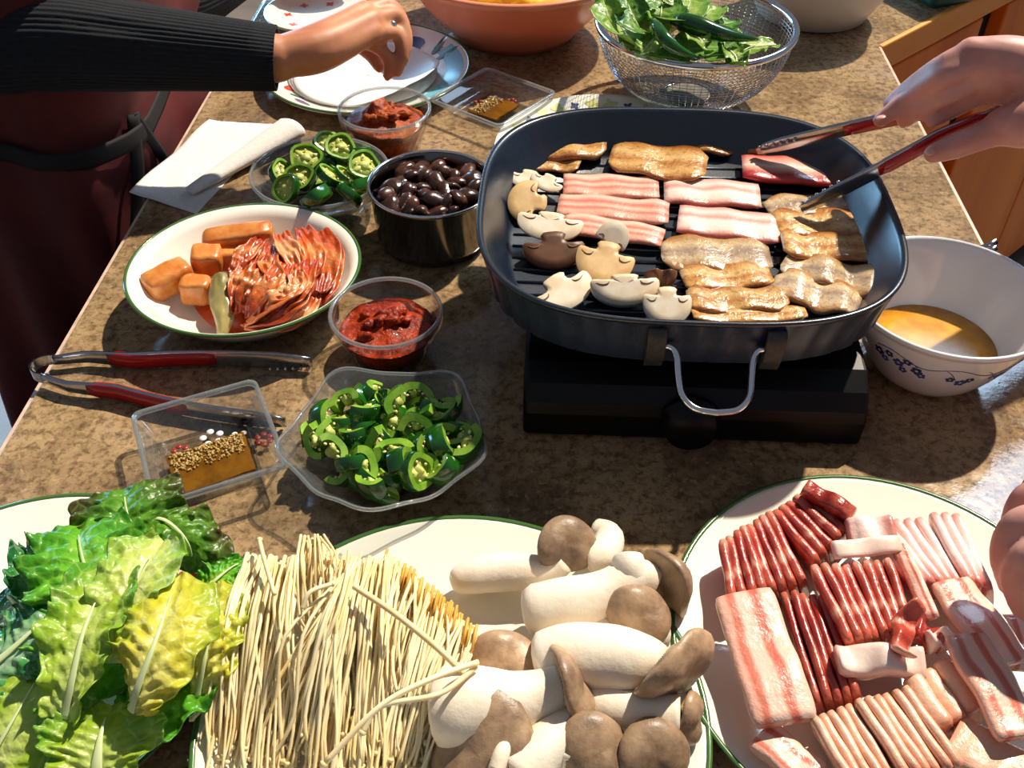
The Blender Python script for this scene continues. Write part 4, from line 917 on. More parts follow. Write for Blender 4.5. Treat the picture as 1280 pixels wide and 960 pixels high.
enoki('bunch of thin white mushrooms in the middle of the oval plate', ((580, 210), (720, 200)), ((430, 980), (700, 980)), 110, .060, .024, lift=.018)
enoki('widest bunch of thin white mushrooms with a golden cut edge facing the brown caps', ((700, 170), (1040, 470)), ((560, 960), (860, 1000)), 170, .052, .022, fringe=True, lift=.014)
def loose(label, pts, r=.0017):
    q = [e6(*a) for a in pts]; c = q[0]; pth = smoothpath([x - c for x in q], 24); mb = MB(); mb.tube(pth, [r] * 25, 7)
    cr = r * 1.6; mb.lathe([(.0003, cr), (cr, .0), (r * .8, -cr * .5)], 8, mat=align(pth[-1] - pth[-2]), c=pth[-1], cap0=True)
    return tag(mb.build('enoki_strand', 'enoki', loc=c), label, 'mushroom')
loose('single loose mushroom strand lying across the widest bunch', [(590, 300, .076), (740, 400, .078), (900, 530, .074), (1015, 645, .060)], .0022)
loose('loose curved mushroom strand with a tiny cap beside the fat white stem', [(1040, 575, .070), (860, 640, .078), (680, 740, .074), (480, 945, .056)], .0019)
loose('second loose curved strand lying next to the capped curved one', [(1035, 590, .066), (900, 690, .074), (690, 735, .074), (620, 830, .066)], .0018)
loose('loose strand reaching out over the lettuce plate edge', [(150, 600, .040), (90, 690, .034), (0, 780, .026)], .0016)
loose('short loose strand poking up at the cut ends next to the lettuce', [(300, 330, .072), (262, 200, .074), (245, 130, .072)], .0016)
loose('curled loose strand arching over the bunch next to the lettuce', [(400, 380, .074), (430, 320, .080), (510, 290, .076)], .0016)

# ---------------------------------------------------------------- lettuce and greens
def leaf(name, label, cat, pts, W, mat, group=None, prof=None, ruf=.004, rf=5, curl=.2, crink=.002, nu=40, nv=12, side=None, ribr=.003, seed=0, ribmat='leaf_vein', taper=.55, lobes=.10):
    path = smoothpath(pts, nu); c = path[0].copy(); t = thing(name, label, cat, tuple(c), group=group)
    rows = []; ps = []; ctr = []
    for i, q in enumerate(path):
        s = i / nu; tn = (path[min(i + 1, nu)] - path[max(i - 1, 0)]).normalized()
        b = tn.cross(V((0, 0, 1))).normalized(); n_ = b.cross(tn).normalized()
        w = W * (prof(s) if prof else max(.12, math.sin(PI * (.07 + .90 * s ** taper))) ** .7); row = []
        for j in range(-nv, nv + 1):
            f = j / nv; af = abs(f); sg = 1 if f > 0 else -1
            ph = 2 * PI * rf * s + sg * 1.3 + seed * 2 + 4 * noise.noise(V((s * 3, sg * 2, seed)))
            ru = ruf * af ** 2.5 * (math.sin(ph) + .45 * math.sin(2.3 * ph + seed)) * min(1, s * 6)
            cr = crink * (noise.noise(V((s * 13, f * 6, seed))) + .7 * noise.noise(V((s * 26, f * 12, seed + 5)))) * min(1, .15 + 2 * af) - crink * .9 * math.exp(-(f * 9) ** 2)
            lat = .35 * crink * math.cos(2 * PI * (9 * s - 2.2 * af)) * min(1, af * 3)
            wd = w * f * (1 + lobes * af * (math.sin(ph * .5 + 1) + noise.noise(V((s * 9, sg * 3, seed)))))
            p_ = q + b * (wd * (1 - .15 * abs(curl) * af)) + n_ * (curl * W * af * af + ru + cr + lat)
            row.append(p_ - c); ps.append((s, af, .5))
        rows.append(row); ctr.append(q - c)
    lf = MB().grid(rows, p=ps).build('leaf_blade', mat, t, attr=True, fix=False)
    su = lf.modifiers.new('u', 'SUBSURF'); su.levels = 1; su.render_levels = 1
    sm = lf.modifiers.new('s', 'SOLIDIFY'); sm.thickness = .0007
    k = int(nu * .85)
    MB().tube([q + V((0, 0, .0004)) for q in ctr[:k]], [max(.0005, .75 * ribr * (1 - i / k) ** .9) for i in range(k)], 8, flat=.4, up=(0, 0, 1)).build('midrib', ribmat, t)
    return t
l5 = crop(0, 590, 2.594)
LG = 'lettuce leaves on the plate'
wide = lambda s: .5 + .5 * math.sin(PI * min(1, .05 + .75 * s))
blunt = lambda s: min(1, .42 + 1.1 * s) * (1 if s < .8 else math.sqrt(max(.05, 1 - ((s - .8) / .21) ** 2)))
def lt(label, pts, W, mat, **k): return leaf('lettuce_leaf', label, 'lettuce', [l5(*q) for q in pts], W, mat, LG, **k)
# low leaves that fill the plate first
lt('dark green leaf lying low by the red flower on the plate rim', [(300, 880, .026), (420, 820, .032), (540, 740, .034), (610, 650, .030)], .028, 'lettuce_green', seed=12, prof=blunt, crink=.003)
lt('green leaf lying lowest in the middle of the lettuce plate', [(150, 780, .026), (280, 640, .034), (420, 500, .038), (560, 380, .034)], .045, 'lettuce_green', seed=15, prof=blunt, crink=.003)
lt('mid green leaf under the shiny white-ribbed leaf', [(-60, 520, .030), (40, 440, .040), (120, 420, .044), (190, 470, .040)], .034, 'lettuce_cool', seed=14, prof=blunt, curl=-.1, crink=.003)
lt('dark bronze-edged frilly lettuce leaf at the back of the plate', [(440, 330, .030), (430, 220, .050), (410, 120, .062), (400, 45, .058)], .043, 'lettuce_bronze', ruf=.006, rf=4, curl=-.08, crink=.004, seed=1, prof=wide)
lt('dark bronze leaf edge drooping towards the thin white mushrooms', [(470, 150, .046), (540, 160, .058), (610, 230, .050), (630, 330, .028)], .028, 'lettuce_bronze', ruf=.005, rf=4, curl=-.2, crink=.003, seed=21, prof=blunt)
lt('bright green frilly lettuce leaf in front of the bronze one', [(330, 470, .044), (290, 360, .066), (262, 250, .070), (250, 160, .058)], .040, 'lettuce_green', ruf=.007, rf=5, curl=.0, crink=.004, seed=2, prof=wide)
lt('small curled dark green leaf tip standing on the empty part of the plate', [(160, 420, .036), (110, 370, .048), (80, 300, .054), (82, 240, .052)], .015, 'lettuce_cool', ruf=.005, rf=3, curl=.6, crink=.002, seed=3)
lt('shiny green leaf with a broad white rib at the edge of the frame', [(-110, 690, .040), (10, 600, .052), (110, 510, .060), (190, 440, .060)], .036, 'lettuce_cool', ruf=.005, rf=4, curl=-.15, crink=.003, seed=4, ribr=.006, prof=blunt)
lt('deep green curled leaf between the lime leaf and the white-ribbed leaf', [(120, 720, .044), (150, 620, .056), (180, 520, .062), (230, 430, .062)], .022, 'lettuce_green', ruf=.006, rf=5, curl=-.3, crink=.003, seed=13, prof=blunt)
lt('smooth yellow-green leaf at the near corner of the plate', [(-60, 980, .030), (10, 860, .044), (80, 740, .050), (150, 620, .050)], .042, 'lettuce_lime', ruf=.003, rf=3, curl=-.2, crink=.0015, seed=5, prof=blunt)
lt('pale fan-shaped leaf base at the front of the plate', [(310, 1040, .030), (315, 940, .042), (330, 840, .048), (360, 750, .046)], .038, 'lettuce_lime', ruf=.004, rf=4, curl=.15, crink=.003, seed=11, ribr=.007, prof=blunt)
lt('pale yellow leaf standing next to the thin white mushrooms', [(640, 730, .034), (665, 600, .054), (685, 470, .062), (700, 350, .056)], .026, 'lettuce_heart', ruf=.005, rf=5, curl=-.2, crink=.004, seed=9, prof=blunt)
lt('small green leaf touching the cut ends of the thin white mushrooms', [(650, 400, .038), (700, 350, .046), (750, 310, .046), (800, 285, .042)], .016, 'lettuce_green', ruf=.003, rf=3, curl=.15, crink=.002, seed=10)
lt('pale leaf with white torn edge behind the yellow heart leaf', [(380, 620, .060), (400, 470, .076), (450, 330, .082), (530, 215, .072)], .027, 'lettuce_pale', ruf=.004, rf=5, curl=.25, crink=.003, seed=7, ribr=.006, prof=blunt)
lt('lime green leaf with curled wavy edge leaning on the yellow heart leaf', [(210, 800, .050), (235, 670, .068), (270, 520, .080), (320, 400, .080), (370, 300, .068)], .027, 'lettuce_lime', ruf=.005, rf=6, curl=.30, crink=.003, seed=6, ribr=.004, prof=blunt)
lt('yellow lettuce heart leaf with a pale rib lying on top of the pile', [(425, 775, .064), (450, 690, .080), (500, 560, .092), (545, 430, .090), (580, 320, .076)], .032, 'lettuce_heart', ruf=.004, rf=5, curl=-.25, crink=.004, seed=8, ribr=.0045, prof=lambda s: min(1, .34 + 1.25 * s) * (1 if s < .8 else math.sqrt(max(.05, 1 - ((s - .8) / .21) ** 2))))

s3 = crop(740, 0, 4.923); SG = 'leafy greens in the wire strainer'
def herb(label, pts, W, mat='herb_green', seed=0, **k):
    return leaf('green_leaf', label, 'leaf', pts, W * 1.2, mat, SG, ruf=k.get('ruf', .003), rf=k.get('rf', 3), curl=k.get('curl', .2), crink=.002, seed=seed, nu=24, nv=6, ribr=.0022, taper=.75)
herb('pale mottled upright leaf at the strainer rim next to the salmon basin', [s3(250, 300, .10), s3(160, 200, .125), s3(100, 90, .145), s3(70, -10, .155)], .024, 'herb_light', 1)
herb('long green leaf leaning beside the pale mottled leaf', [s3(330, 260, .10), s3(290, 170, .125), s3(240, 70, .14), s3(200, -40, .15)], .026, 'herb_green', 2)
herb('dark green leaf standing at the back of the strainer', [s3(400, 230, .09), s3(420, 120, .13), s3(430, 20, .14), s3(430, -60, .14)], .026, 'herb_green', 3)
herb('light green leaf arching behind the large chilli', [s3(480, 200, .10), s3(560, 90, .135), s3(600, 20, .14), s3(590, -40, .14)], .026, 'herb_light', 4)
herb('broad green leaf behind the tip of the large chilli', [s3(600, 180, .10), s3(680, 110, .125), s3(720, 70, .13), s3(740, 40, .125)], .024, 'herb_light', 5)
herb('small dark leaf curling above the long pale stem', [s3(760, 180, .105), s3(810, 150, .115), s3(850, 140, .115), s3(890, 130, .11)], .015, 'herb_green', 6)
herb('folded small leaf in front of the large chilli', [s3(600, 220, .115), s3(650, 230, .125), s3(690, 270, .122), s3(700, 330, .11)], .013, 'herb_light', 7)
herb('blue-green leaf lying on the near side of the strainer', [s3(690, 350, .10), s3(760, 340, .108), s3(830, 340, .108), s3(890, 370, .10)], .019, 'herb_green', 8)
herb('yellowish leaf with thick stem reaching the strainer rim', [s3(1130, 275, .105), s3(1000, 285, .11), s3(930, 310, .11), s3(860, 350, .10)], .017, 'herb_light', 9)
herb('curly leaf at the near rim beside the blue-green leaf', [s3(840, 300, .11), s3(880, 340, .112), s3(900, 380, .108), s3(930, 380, .104)], .012, 'herb_light', 10, ruf=.006)
herb('small pale torn leaf hanging over the near strainer rim', [s3(380, 240, .118), s3(340, 290, .12), s3(310, 320, .118), s3(290, 350, .112)], .013, 'herb_light', 11)
herb('dark low leaf under the thin green chilli', [s3(300, 330, .09), s3(400, 350, .10), s3(500, 360, .10), s3(600, 390, .095)], .022, 'herb_green', 12)
herb('yellow-green leaf by the rim under the pale mottled leaf', [s3(180, 160, .11), s3(230, 230, .115), s3(260, 280, .112), s3(260, 320, .106)], .014, 'herb_light', 13)
herb('dark leaf filling the bottom of the strainer', [s3(500, 330, .06), s3(640, 300, .07), s3(780, 290, .075), s3(950, 330, .075)], .05, 'herb_green', 14)
herb('green leaf filling the back of the strainer bottom', [s3(250, 200, .07), s3(400, 150, .085), s3(560, 140, .09), s3(760, 200, .085)], .05, 'herb_green', 15)
def chilli(label, pts, r):
    q = smoothpath([s3(*a) for a in pts], 22); c = q[0]; t = thing('green_chilli', label, 'chilli', tuple(c), group='whole green chillies in the strainer')
    MB().tube([x - c for x in q], [r * (.55 + .45 * min(1, i / 4)) * (1 - .85 * max(0, (i - 9) / 13) ** 1.5) for i in range(23)], 12).build('pod', 'chilli_skin', t)
    d = (q[0] - q[1]).normalized(); MB().tube([V((0, 0, 0)), d * .010, d * .020 + V((0, 0, .003))], [r * .5, .002, .0018], 8).build('stem', 'chilli_flesh', t)
chilli('large dark green chilli lying across the greens in the strainer', [(500, 130, .128), (620, 150, .132), (800, 210, .126), (1020, 245, .116)], .0115)
chilli('thin glossy green chilli pointing at the near strainer rim', [(370, 130, .135), (430, 220, .135), (520, 300, .126), (650, 355, .112)], .0085)

# ---------------------------------------------------------------- chillies in bowls
HOURS = ['three', 'two', 'one', 'twelve', 'eleven', 'ten', 'nine', 'eight', 'seven', 'six', 'five', 'four']
def clock(dx, dy):
    k = int(round(math.atan2(dy, dx) / (PI / 12))) % 24; return HOURS[k // 2] + " o'clock" if k % 2 == 0 else 'half past ' + HOURS[(k // 2 + 1) % 12]
def band(f): return ['in the centre', 'just off centre', 'near the middle', 'halfway out', 'towards the rim', 'near the rim'][min(5, int(f * 6))]
def ring_piece(R, th, wall, arc, seed, name='chilli_ring', n=26):
    t = bpy.data.objects.new(name, None); t.empty_display_size = .01; COL.objects.link(t)
    full = arc > 2 * PI - .01; rows = []; rr = []; k2 = n if full else n + 1
    for k in range(k2):
        a = arc * k / n; w_ = 1 + .05 * math.sin(3 * a + seed) + .03 * math.sin(5 * a + seed * 2); c, s = math.cos(a) * w_, math.sin(a) * w_
        rows.append([V((R * .97 * c, R * .97 * s, -th / 2)), V((R * c, R * s, -th / 2 + .0008)), V((R * 1.02 * c, R * 1.02 * s, 0)), V((R * c, R * s, th / 2 - .0008)), V((R * .97 * c, R * .97 * s, th / 2))])
        rr.append([V((R * .97 * c, R * .97 * s, th / 2)), V(((R - wall) * c, (R - wall) * s, th / 2 - .0003)), V(((R - wall) * c, (R - wall) * s, -th / 2 + .0003)), V((R * .97 * c, R * .97 * s, -th / 2))])
    MB().grid(rows, 0, full).build('skin', 'chilli_skin', t)
    mb = MB().grid(rr, 0, full)
    if not full:
        for e in (0, k2 - 1):
            ring = [rr[e][0], rr[e][1], rr[e][2], rr[e][3]]; mb.add(ring, [(0, 1, 2, 3)])
    mb.build('flesh', 'chilli_flesh', t, smooth=False)
    p = MB(); a0 = arc / 2 if not full else 0
    if full:
        for q in range(3): a = seed + q * 2.09; p.tube([V((0, 0, 0)), V(((R - wall * .6) * math.cos(a), (R - wall * .6) * math.sin(a), 0))], [th * .42, th * .30], 6)
        blob(p, (0, 0, 0), (R * .38, R * .36, th * .52), .3, 2, seed, 10, 6, flat=False)
    else: blob(p, (R * .42 * math.cos(a0), R * .42 * math.sin(a0), 0), (R * .36, R * .30, th * .5), .4, 2, seed, 10, 6, flat=False)
    if full: p.lathe([(.0004, -th * .18), (R - wall * .8, -th * .18), (R - wall * .8, th * .16), (.0004, th * .20)], 26)
    pi_ = p.build('pith', 'chilli_pith', t)
    sdm = MB()
    for q in range(5):
        a = seed + q * 1.3 if full else a0 + (q - 2) * .5; r = R * .52; sdm.ball((r * math.cos(a), r * math.sin(a), th * .35), (.0016, .0012, .0007), 6, 4)
    sdo = sdm.build('seeds', 'seed', t); sdo['kind'] = 'stuff'
    return t
protos = [ring_piece(.0185, .010, .0034, 2 * PI, .5), ring_piece(.0165, .009, .0032, 2 * PI, 2.1), ring_piece(.0175, .013, .0034, 2 * PI, 3.9)]
J6 = crop(300, 150, 3.2)
JP = [(265, 155, .052, .45, .1, 0), (495, 185, .052, .5, -.35, 0), (360, 225, .056, .55, -.45, 1), (305, 310, .050, .8, .2, 2), (185, 275, .044, .75, .45, 1), (400, 115, .050, .5, .2, 2), (350, 95, .044, .4, -.3, 1), (440, 300, .046, .9, -.6, 1), (500, 280, .040, .8, -.8, 2), (240, 235, .042, .4, .3, 2), (170, 215, .040, .5, .7, 1), (430, 235, .044, .7, .3, 0), (330, 170, .036, .3, .2, 2), (470, 130, .040, .3, -.5, 1), (300, 230, .03, .2, .1, 0), (400, 190, .032, .1, .4, 0)]
JL = ['jalapeno ring with a dark pith facing up, next to the napkin roll', 'jalapeno ring facing the camera beside the metal pot rim', 'jalapeno ring lying over the middle of the pile', 'jalapeno ring with a pale cut face beside the kimchi bowl', 'jalapeno ring leaning at the bowl edge beside the paper napkin', 'jalapeno ring at the far edge of its bowl beside the brown paste cup',
 'jalapeno ring on the far side of the pile, towards the rolled napkin end', 'jalapeno ring standing up at the near edge between pot and kimchi bowl', 'jalapeno ring leaning against the bowl wall that touches the metal pot', 'jalapeno ring just behind the pale-faced one near the kimchi bowl',
 'small jalapeno ring lowest at the napkin side of the bowl', 'tilted jalapeno ring between the middle ring and the metal pot', 'jalapeno ring half hidden under the one beside the napkin roll', 'jalapeno ring behind the one that faces the camera', 'jalapeno ring buried lowest in the pile, napkin side', 'jalapeno ring buried lowest in the pile, under the middle']
for i, (x, y, z, tx, tz, pi_) in enumerate(JP):
    pr = protos[pi_]; loc = J6(x, y, z); rot = (tx, tz, i * 1.3)
    lb = JL[i]
    if not pr.get('used'): o = pr; o.location = loc; o.rotation_euler = rot; o['used'] = 1
    else: o = copy_thing(pr, loc, rot)
    tag(o, lb, 'chilli', 'jalapeno rings in the glass bowl')
for pr in protos: del pr['used']
chopped = [ring_piece(.0135, .012, .0056, 3.4, 1.0, 'chopped_chilli', 14), ring_piece(.0150, .015, .0055, 2.5, 2.0, 'chopped_chilli', 12), ring_piece(.0135, .010, .0045, 2 * PI, 3.0, 'chopped_chilli', 18), ring_piece(.017, .013, .0065, 1.8, 4.0, 'chopped_chilli', 10)]
rnd = random.Random(5); N4 = 74; first = set()
for i in range(N4):
    f = (i + .5) / N4; a = i * 2.39996; r = .060 * math.sqrt(f); x, y = pet_c[0] + .004 + r * math.cos(a) * 1.0, pet_c[1] + .002 + r * math.sin(a) * .86
    lay = i % 3; z = .012 + .021 * (r / .06) ** 2 * .9 + lay * .0095 * (1 - .5 * (r / .06) ** 2) + .004
    k = rnd.choice([0, 0, 1, 1, 2, 3]); rot = (rnd.uniform(-.9, .9), rnd.uniform(-.9, .9), rnd.uniform(0, 6.28)); s = rnd.uniform(.92, 1.25)
    if k not in first: o = chopped[k]; o.location = (x, y, z); o.rotation_euler = rot; first.add(k)
    else: o = copy_thing(chopped[k], (x, y, z), rot, s=s)
    tag(o, f'chopped chilli in the petal bowl, {["lowest", "middle", "topmost"][lay]} layer, {band(r / .0605)} at {clock(x - pet_c[0] - .004, y - pet_c[1] - .002)}', 'chilli', 'chopped chillies in the petal bowl')
# glazed mushrooms in the metal pot
gm = []
for k in range(4):
    mb = MB(); R = .0095 + .001 * k
    prof = [(.0004, R * .75), (R * .5, R * .68), (R * .85, R * .38), (R, 0), (R * .9, -R * .25), (R * .55, -R * .12), (R * .35, -R * .10), (R * .3, -R * .6), (.0004, -R * .66)]
    mb.lathe(prof, 18, mod=lambda r, z, a, k=k, R=R: (r * (1 + .12 * math.sin(2 * a + k) + .08 * math.sin(3 * a + 2 * k)), z + .12 * R * math.sin(2 * a + k * 1.7) * r / R), sx=1.15 if k % 2 else .95)
    gm.append(mb.build('glazed_mushroom', 'cap_glaze'))
NG = 64
for i in range(NG):
    f = (i + .5) / NG; a = i * 2.39996 + .4; r = .051 * math.sqrt(f); lay = i % 2
    loc = (pot_c[0] + r * math.cos(a), pot_c[1] + r * math.sin(a), .048 + lay * .011 + .004 * rnd.random() - .004 * (r / .05) ** 2); rot = (rnd.uniform(-1, 1), rnd.uniform(-1, 1), rnd.uniform(0, 6.28))
    o = gm[i % 4] if i < 4 else gm[i % 4].copy()
    if i >= 4: COL.objects.link(o); sc_ = rnd.uniform(.85, 1.2); o.scale = (sc_, sc_, sc_)
    o.location = loc; o.rotation_euler = rot
    tag(o, f'dark glazed mushroom in the metal pot, {["lower", "upper"][lay]} layer, {band(r / .0515)} at {clock(loc[0] - pot_c[0], loc[1] - pot_c[1])}', 'mushroom', 'glazed mushrooms in the metal pot')
tag(MB().lathe([(.0005, .030), (.055, .030), (.056, .045), (.0005, .047)], 40).build('soy_glaze', 'cap_glaze', loc=(pot_c[0], pot_c[1], 0)), 'dark glossy soy sauce under the mushrooms in the metal pot', 'sauce')

# ---------------------------------------------------------------- kimchi
q5 = crop(0, 220, 3.2); KG = 'kimchi in the white bowl'
tag(MB().lathe([(.0005, 0), (.056, 0), (.068, .0055), (.0005, .006)], 48, sx=1.0, sy=.72, mod=lambda r, z, a: (r * (1 + .08 * math.sin(3 * a)), z)).build('kimchi_juice', 'kimchi_juice', loc=(kim_c[0] + .012, kim_c[1] - .012, .0066)), 'red kimchi juice pooled at the bottom of the shallow white bowl', 'sauce')
def radish(label, c, size, rot, seed):
    lx, ly, lz = [v / 2 for v in size]; bm = bmesh.new(); bmesh.ops.create_cube(bm, size=1)
    bmesh.ops.subdivide_edges(bm, edges=bm.edges[:], cuts=5, use_grid_fill=True)
    me = bpy.data.meshes.new('radish_cube')
    for v in bm.verts:
        q = v.co * 2; e = 4.5; k = (abs(q.x) ** e + abs(q.y) ** e + abs(q.z) ** e) ** (-1 / e) * max(abs(q.x), abs(q.y), abs(q.z))
        q = q * (.3 + .7 * k) if True else q; q = V((q.x * lx, q.y * ly, q.z * lz)); q += V((1, 1, 1)) * (.0014 * noise.noise(q * 90 + V((seed, 0, 0)))); v.co = q
    bm.to_mesh(me); bm.free(); me.materials.append(MT['radish']); me.polygons.foreach_set('use_smooth', [True] * len(me.polygons))
    o = bpy.data.objects.new('radish_cube', me); COL.objects.link(o); o.location = c; o.rotation_euler = rot
    return tag(o, label, 'kimchi', KG)
radish('large radish kimchi cube lying at the empty end of the white bowl', q5(672, 414, .032), (.048, .026, .026), (.1, -.1, .75), 1)
radish('radish kimchi cube wedged between the large cube and the long radish piece', q5(828, 335, .034), (.030, .026, .026), (.1, .1, .2), 2)
radish('long radish kimchi piece lying behind the others against the bowl wall', q5(955, 248, .038), (.072, .022, .024), (.2, -.05, .22), 3)
radish('radish kimchi cube with a grooved face beside the pale green cabbage rib', q5(785, 455, .026), (.030, .022, .026), (0, .05, .05), 4)
radish('radish kimchi piece under the cabbage in the middle of the bowl', q5(940, 320, .026), (.046, .026, .022), (0, .1, .3), 5)
def strip(label, pts, W, mat, seed, curl=.25, T=.0022, fold=.004):
    q = smoothpath(pts, 26); c = q[0].copy(); rows = []
    for i, x in enumerate(q):
        s = i / 26; tn = (q[min(26, i + 1)] - q[max(0, i - 1)]).normalized(); b = tn.cross(V((0, 0, 1))).normalized(); n_ = b.cross(tn); w_ = W * (.45 + .55 * math.sin(PI * min(1, .15 + s * .85)))
        rows.append([x - c + b * (w_ * j / 6 / 1.0) + n_ * (curl * W * (j / 6) ** 2 + fold * noise.noise(V((s * 5, j * .5, seed))) + .22 * fold * math.sin(j * 1.6 + s * 9 + seed) + .8 * fold * noise.noise(V((s * 9, j * .35, seed + 4)))) for j in range(-6, 7)])
    o = MB().grid(rows).build('kimchi_cabbage', mat, loc=c, fix=False); m = o.modifiers.new('s', 'SOLIDIFY'); m.thickness = T
    ss = o.modifiers.new('u', 'SUBSURF'); ss.levels = 1; ss.render_levels = 1
    return tag(o, label, 'kimchi', KG)
strip('pale green cabbage rib standing beside the grooved radish cube', [q5(880, 380, .046), q5(880, 450, .042), q5(890, 540, .034), q5(880, 630, .022)], .013, 'kimchi_green', 1, -.5, .004, .001)
KS = [([(1000, 300, .05), (960, 380, .05), (935, 450, .044), (935, 560, .03)], .010, 'kimchi_leaf'), ([(1080, 320, .056), (1020, 400, .058), (980, 470, .05), (960, 560, .034)], .012, 'kimchi_leaf'),
 ([(1150, 340, .058), (1090, 420, .060), (1030, 500, .052), (990, 590, .034)], .013, 'kimchi_leaf'), ([(1200, 400, .058), (1140, 470, .060), (1060, 540, .05), (980, 610, .030)], .012, 'kimchi_rib'),
 ([(1240, 440, .054), (1180, 520, .052), (1080, 590, .042), (970, 600, .030)], .012, 'kimchi_leaf'), ([(1270, 490, .048), (1200, 570, .042), (1090, 620, .032), (980, 620, .024)], .012, 'kimchi_rib'),
 ([(1120, 215, .054), (1150, 270, .060), (1180, 330, .056), (1190, 400, .05)], .012, 'kimchi_rib'), ([(1215, 190, .052), (1250, 260, .058), (1260, 350, .056), (1240, 430, .05)], .013, 'kimchi_leaf'),
 ([(1290, 200, .05), (1320, 290, .054), (1320, 380, .05), (1290, 470, .046)], .014, 'kimchi_leaf'), ([(1330, 240, .046), (1345, 330, .046), (1330, 430, .042), (1290, 520, .038)], .012, 'kimchi_leaf'),
 ([(1090, 260, .05), (1070, 330, .058), (1100, 400, .06), (1080, 470, .054)], .011, 'kimchi_leaf'), ([(1180, 380, .062), (1200, 430, .062), (1150, 480, .06), (1080, 500, .056)], .010, 'kimchi_rib'),
 ([(1250, 330, .058), (1220, 410, .062), (1190, 480, .058), (1120, 560, .048)], .011, 'kimchi_leaf'), ([(1050, 240, .044), (990, 290, .052), (950, 340, .05), (920, 400, .044)], .011, 'kimchi_leaf')]
KN = ['touching the radish cubes', 'second from the radish cubes', 'third from the radish cubes', 'pale and lying across the front of the heap', 'curving along the front of the heap', '', '', 'standing at the back beside the folded rib', '', 'lying against the bowl wall at the glass cup side', 'draped over the middle of the heap', 'pale and lying on top of the heap', 'lying on top towards the metal pot', 'behind the long radish piece']
KL = {6: 'folded cabbage kimchi rib sticking up at the top of the heap', 8: 'red cabbage kimchi leaf against the bowl wall beside the metal pot', 5: 'pale cabbage kimchi rib lying lowest along the near bowl wall'}
for i, (pts, W, mt) in enumerate(KS): strip(KL.get(i, 'limp orange-red cabbage kimchi strip ' + KN[i]), [q5(1130 + (p[0] - 1130) * .95, 425 + (p[1] - 425) * .93, p[2] * .92 + .002) for p in pts], W * .92, mt, i * 1.9)
hm = MB(); blob(hm, (0, 0, 0), (.044, .036, .030), .25, 3, 5.5, 28, 14); hc = q5(1140, 430, .020)
tag(hm.build('kimchi_heap', 'kimchi_leaf', loc=hc), 'shredded cabbage kimchi packed under the loose strips in the white bowl', 'kimchi', kind='stuff')
# ---------------------------------------------------------------- the tongs in the hand, and the people
hd = P(1262, 120, .222); tA = P(946, 188, .126); tB = P(1001, 262, .123)
dmid = ((tA + tB) / 2 - hd).normalized(); upT = dmid.cross(tA - tB).normalized()
tongs('red-gripped steel tongs held in a hand over the grill pan', hd, tA, tB, up=upT, loop=.008, wide=.0088, gripA=(.14, .64), bowk=.003)
def body(name, parent, chains, mat, vox, it=4, extra=None):
    mb = MB()
    for ch in chains:
        pts, rs = ch[0], ch[1]; n = max(4, int((len(pts) - 1) * 5)); pth = smoothpath(pts, n); rr = [q.x for q in smoothpath([(r, 0, 0) for r in rs], n)]
        mb.tube(pth, rr, 14, flat=ch[2] if len(ch) > 2 else 1, up=ch[3] if len(ch) > 3 else None)
        if len(ch) < 3: mb.ball(pth[0], rr[0] * .98, 12, 8); mb.ball(pth[-1], rr[-1] * .98, 12, 8)
    for c, r in (extra or []): mb.ball(c, r, 20, 14)
    o = mb.build(name, mat, parent)
    rm = o.modifiers.new('r', 'REMESH'); rm.mode = 'VOXEL'; rm.voxel_size = vox; rm.use_smooth_shade = True
    sm = o.modifiers.new('s', 'SMOOTH'); sm.iterations = it; sm.factor = .5
    return o
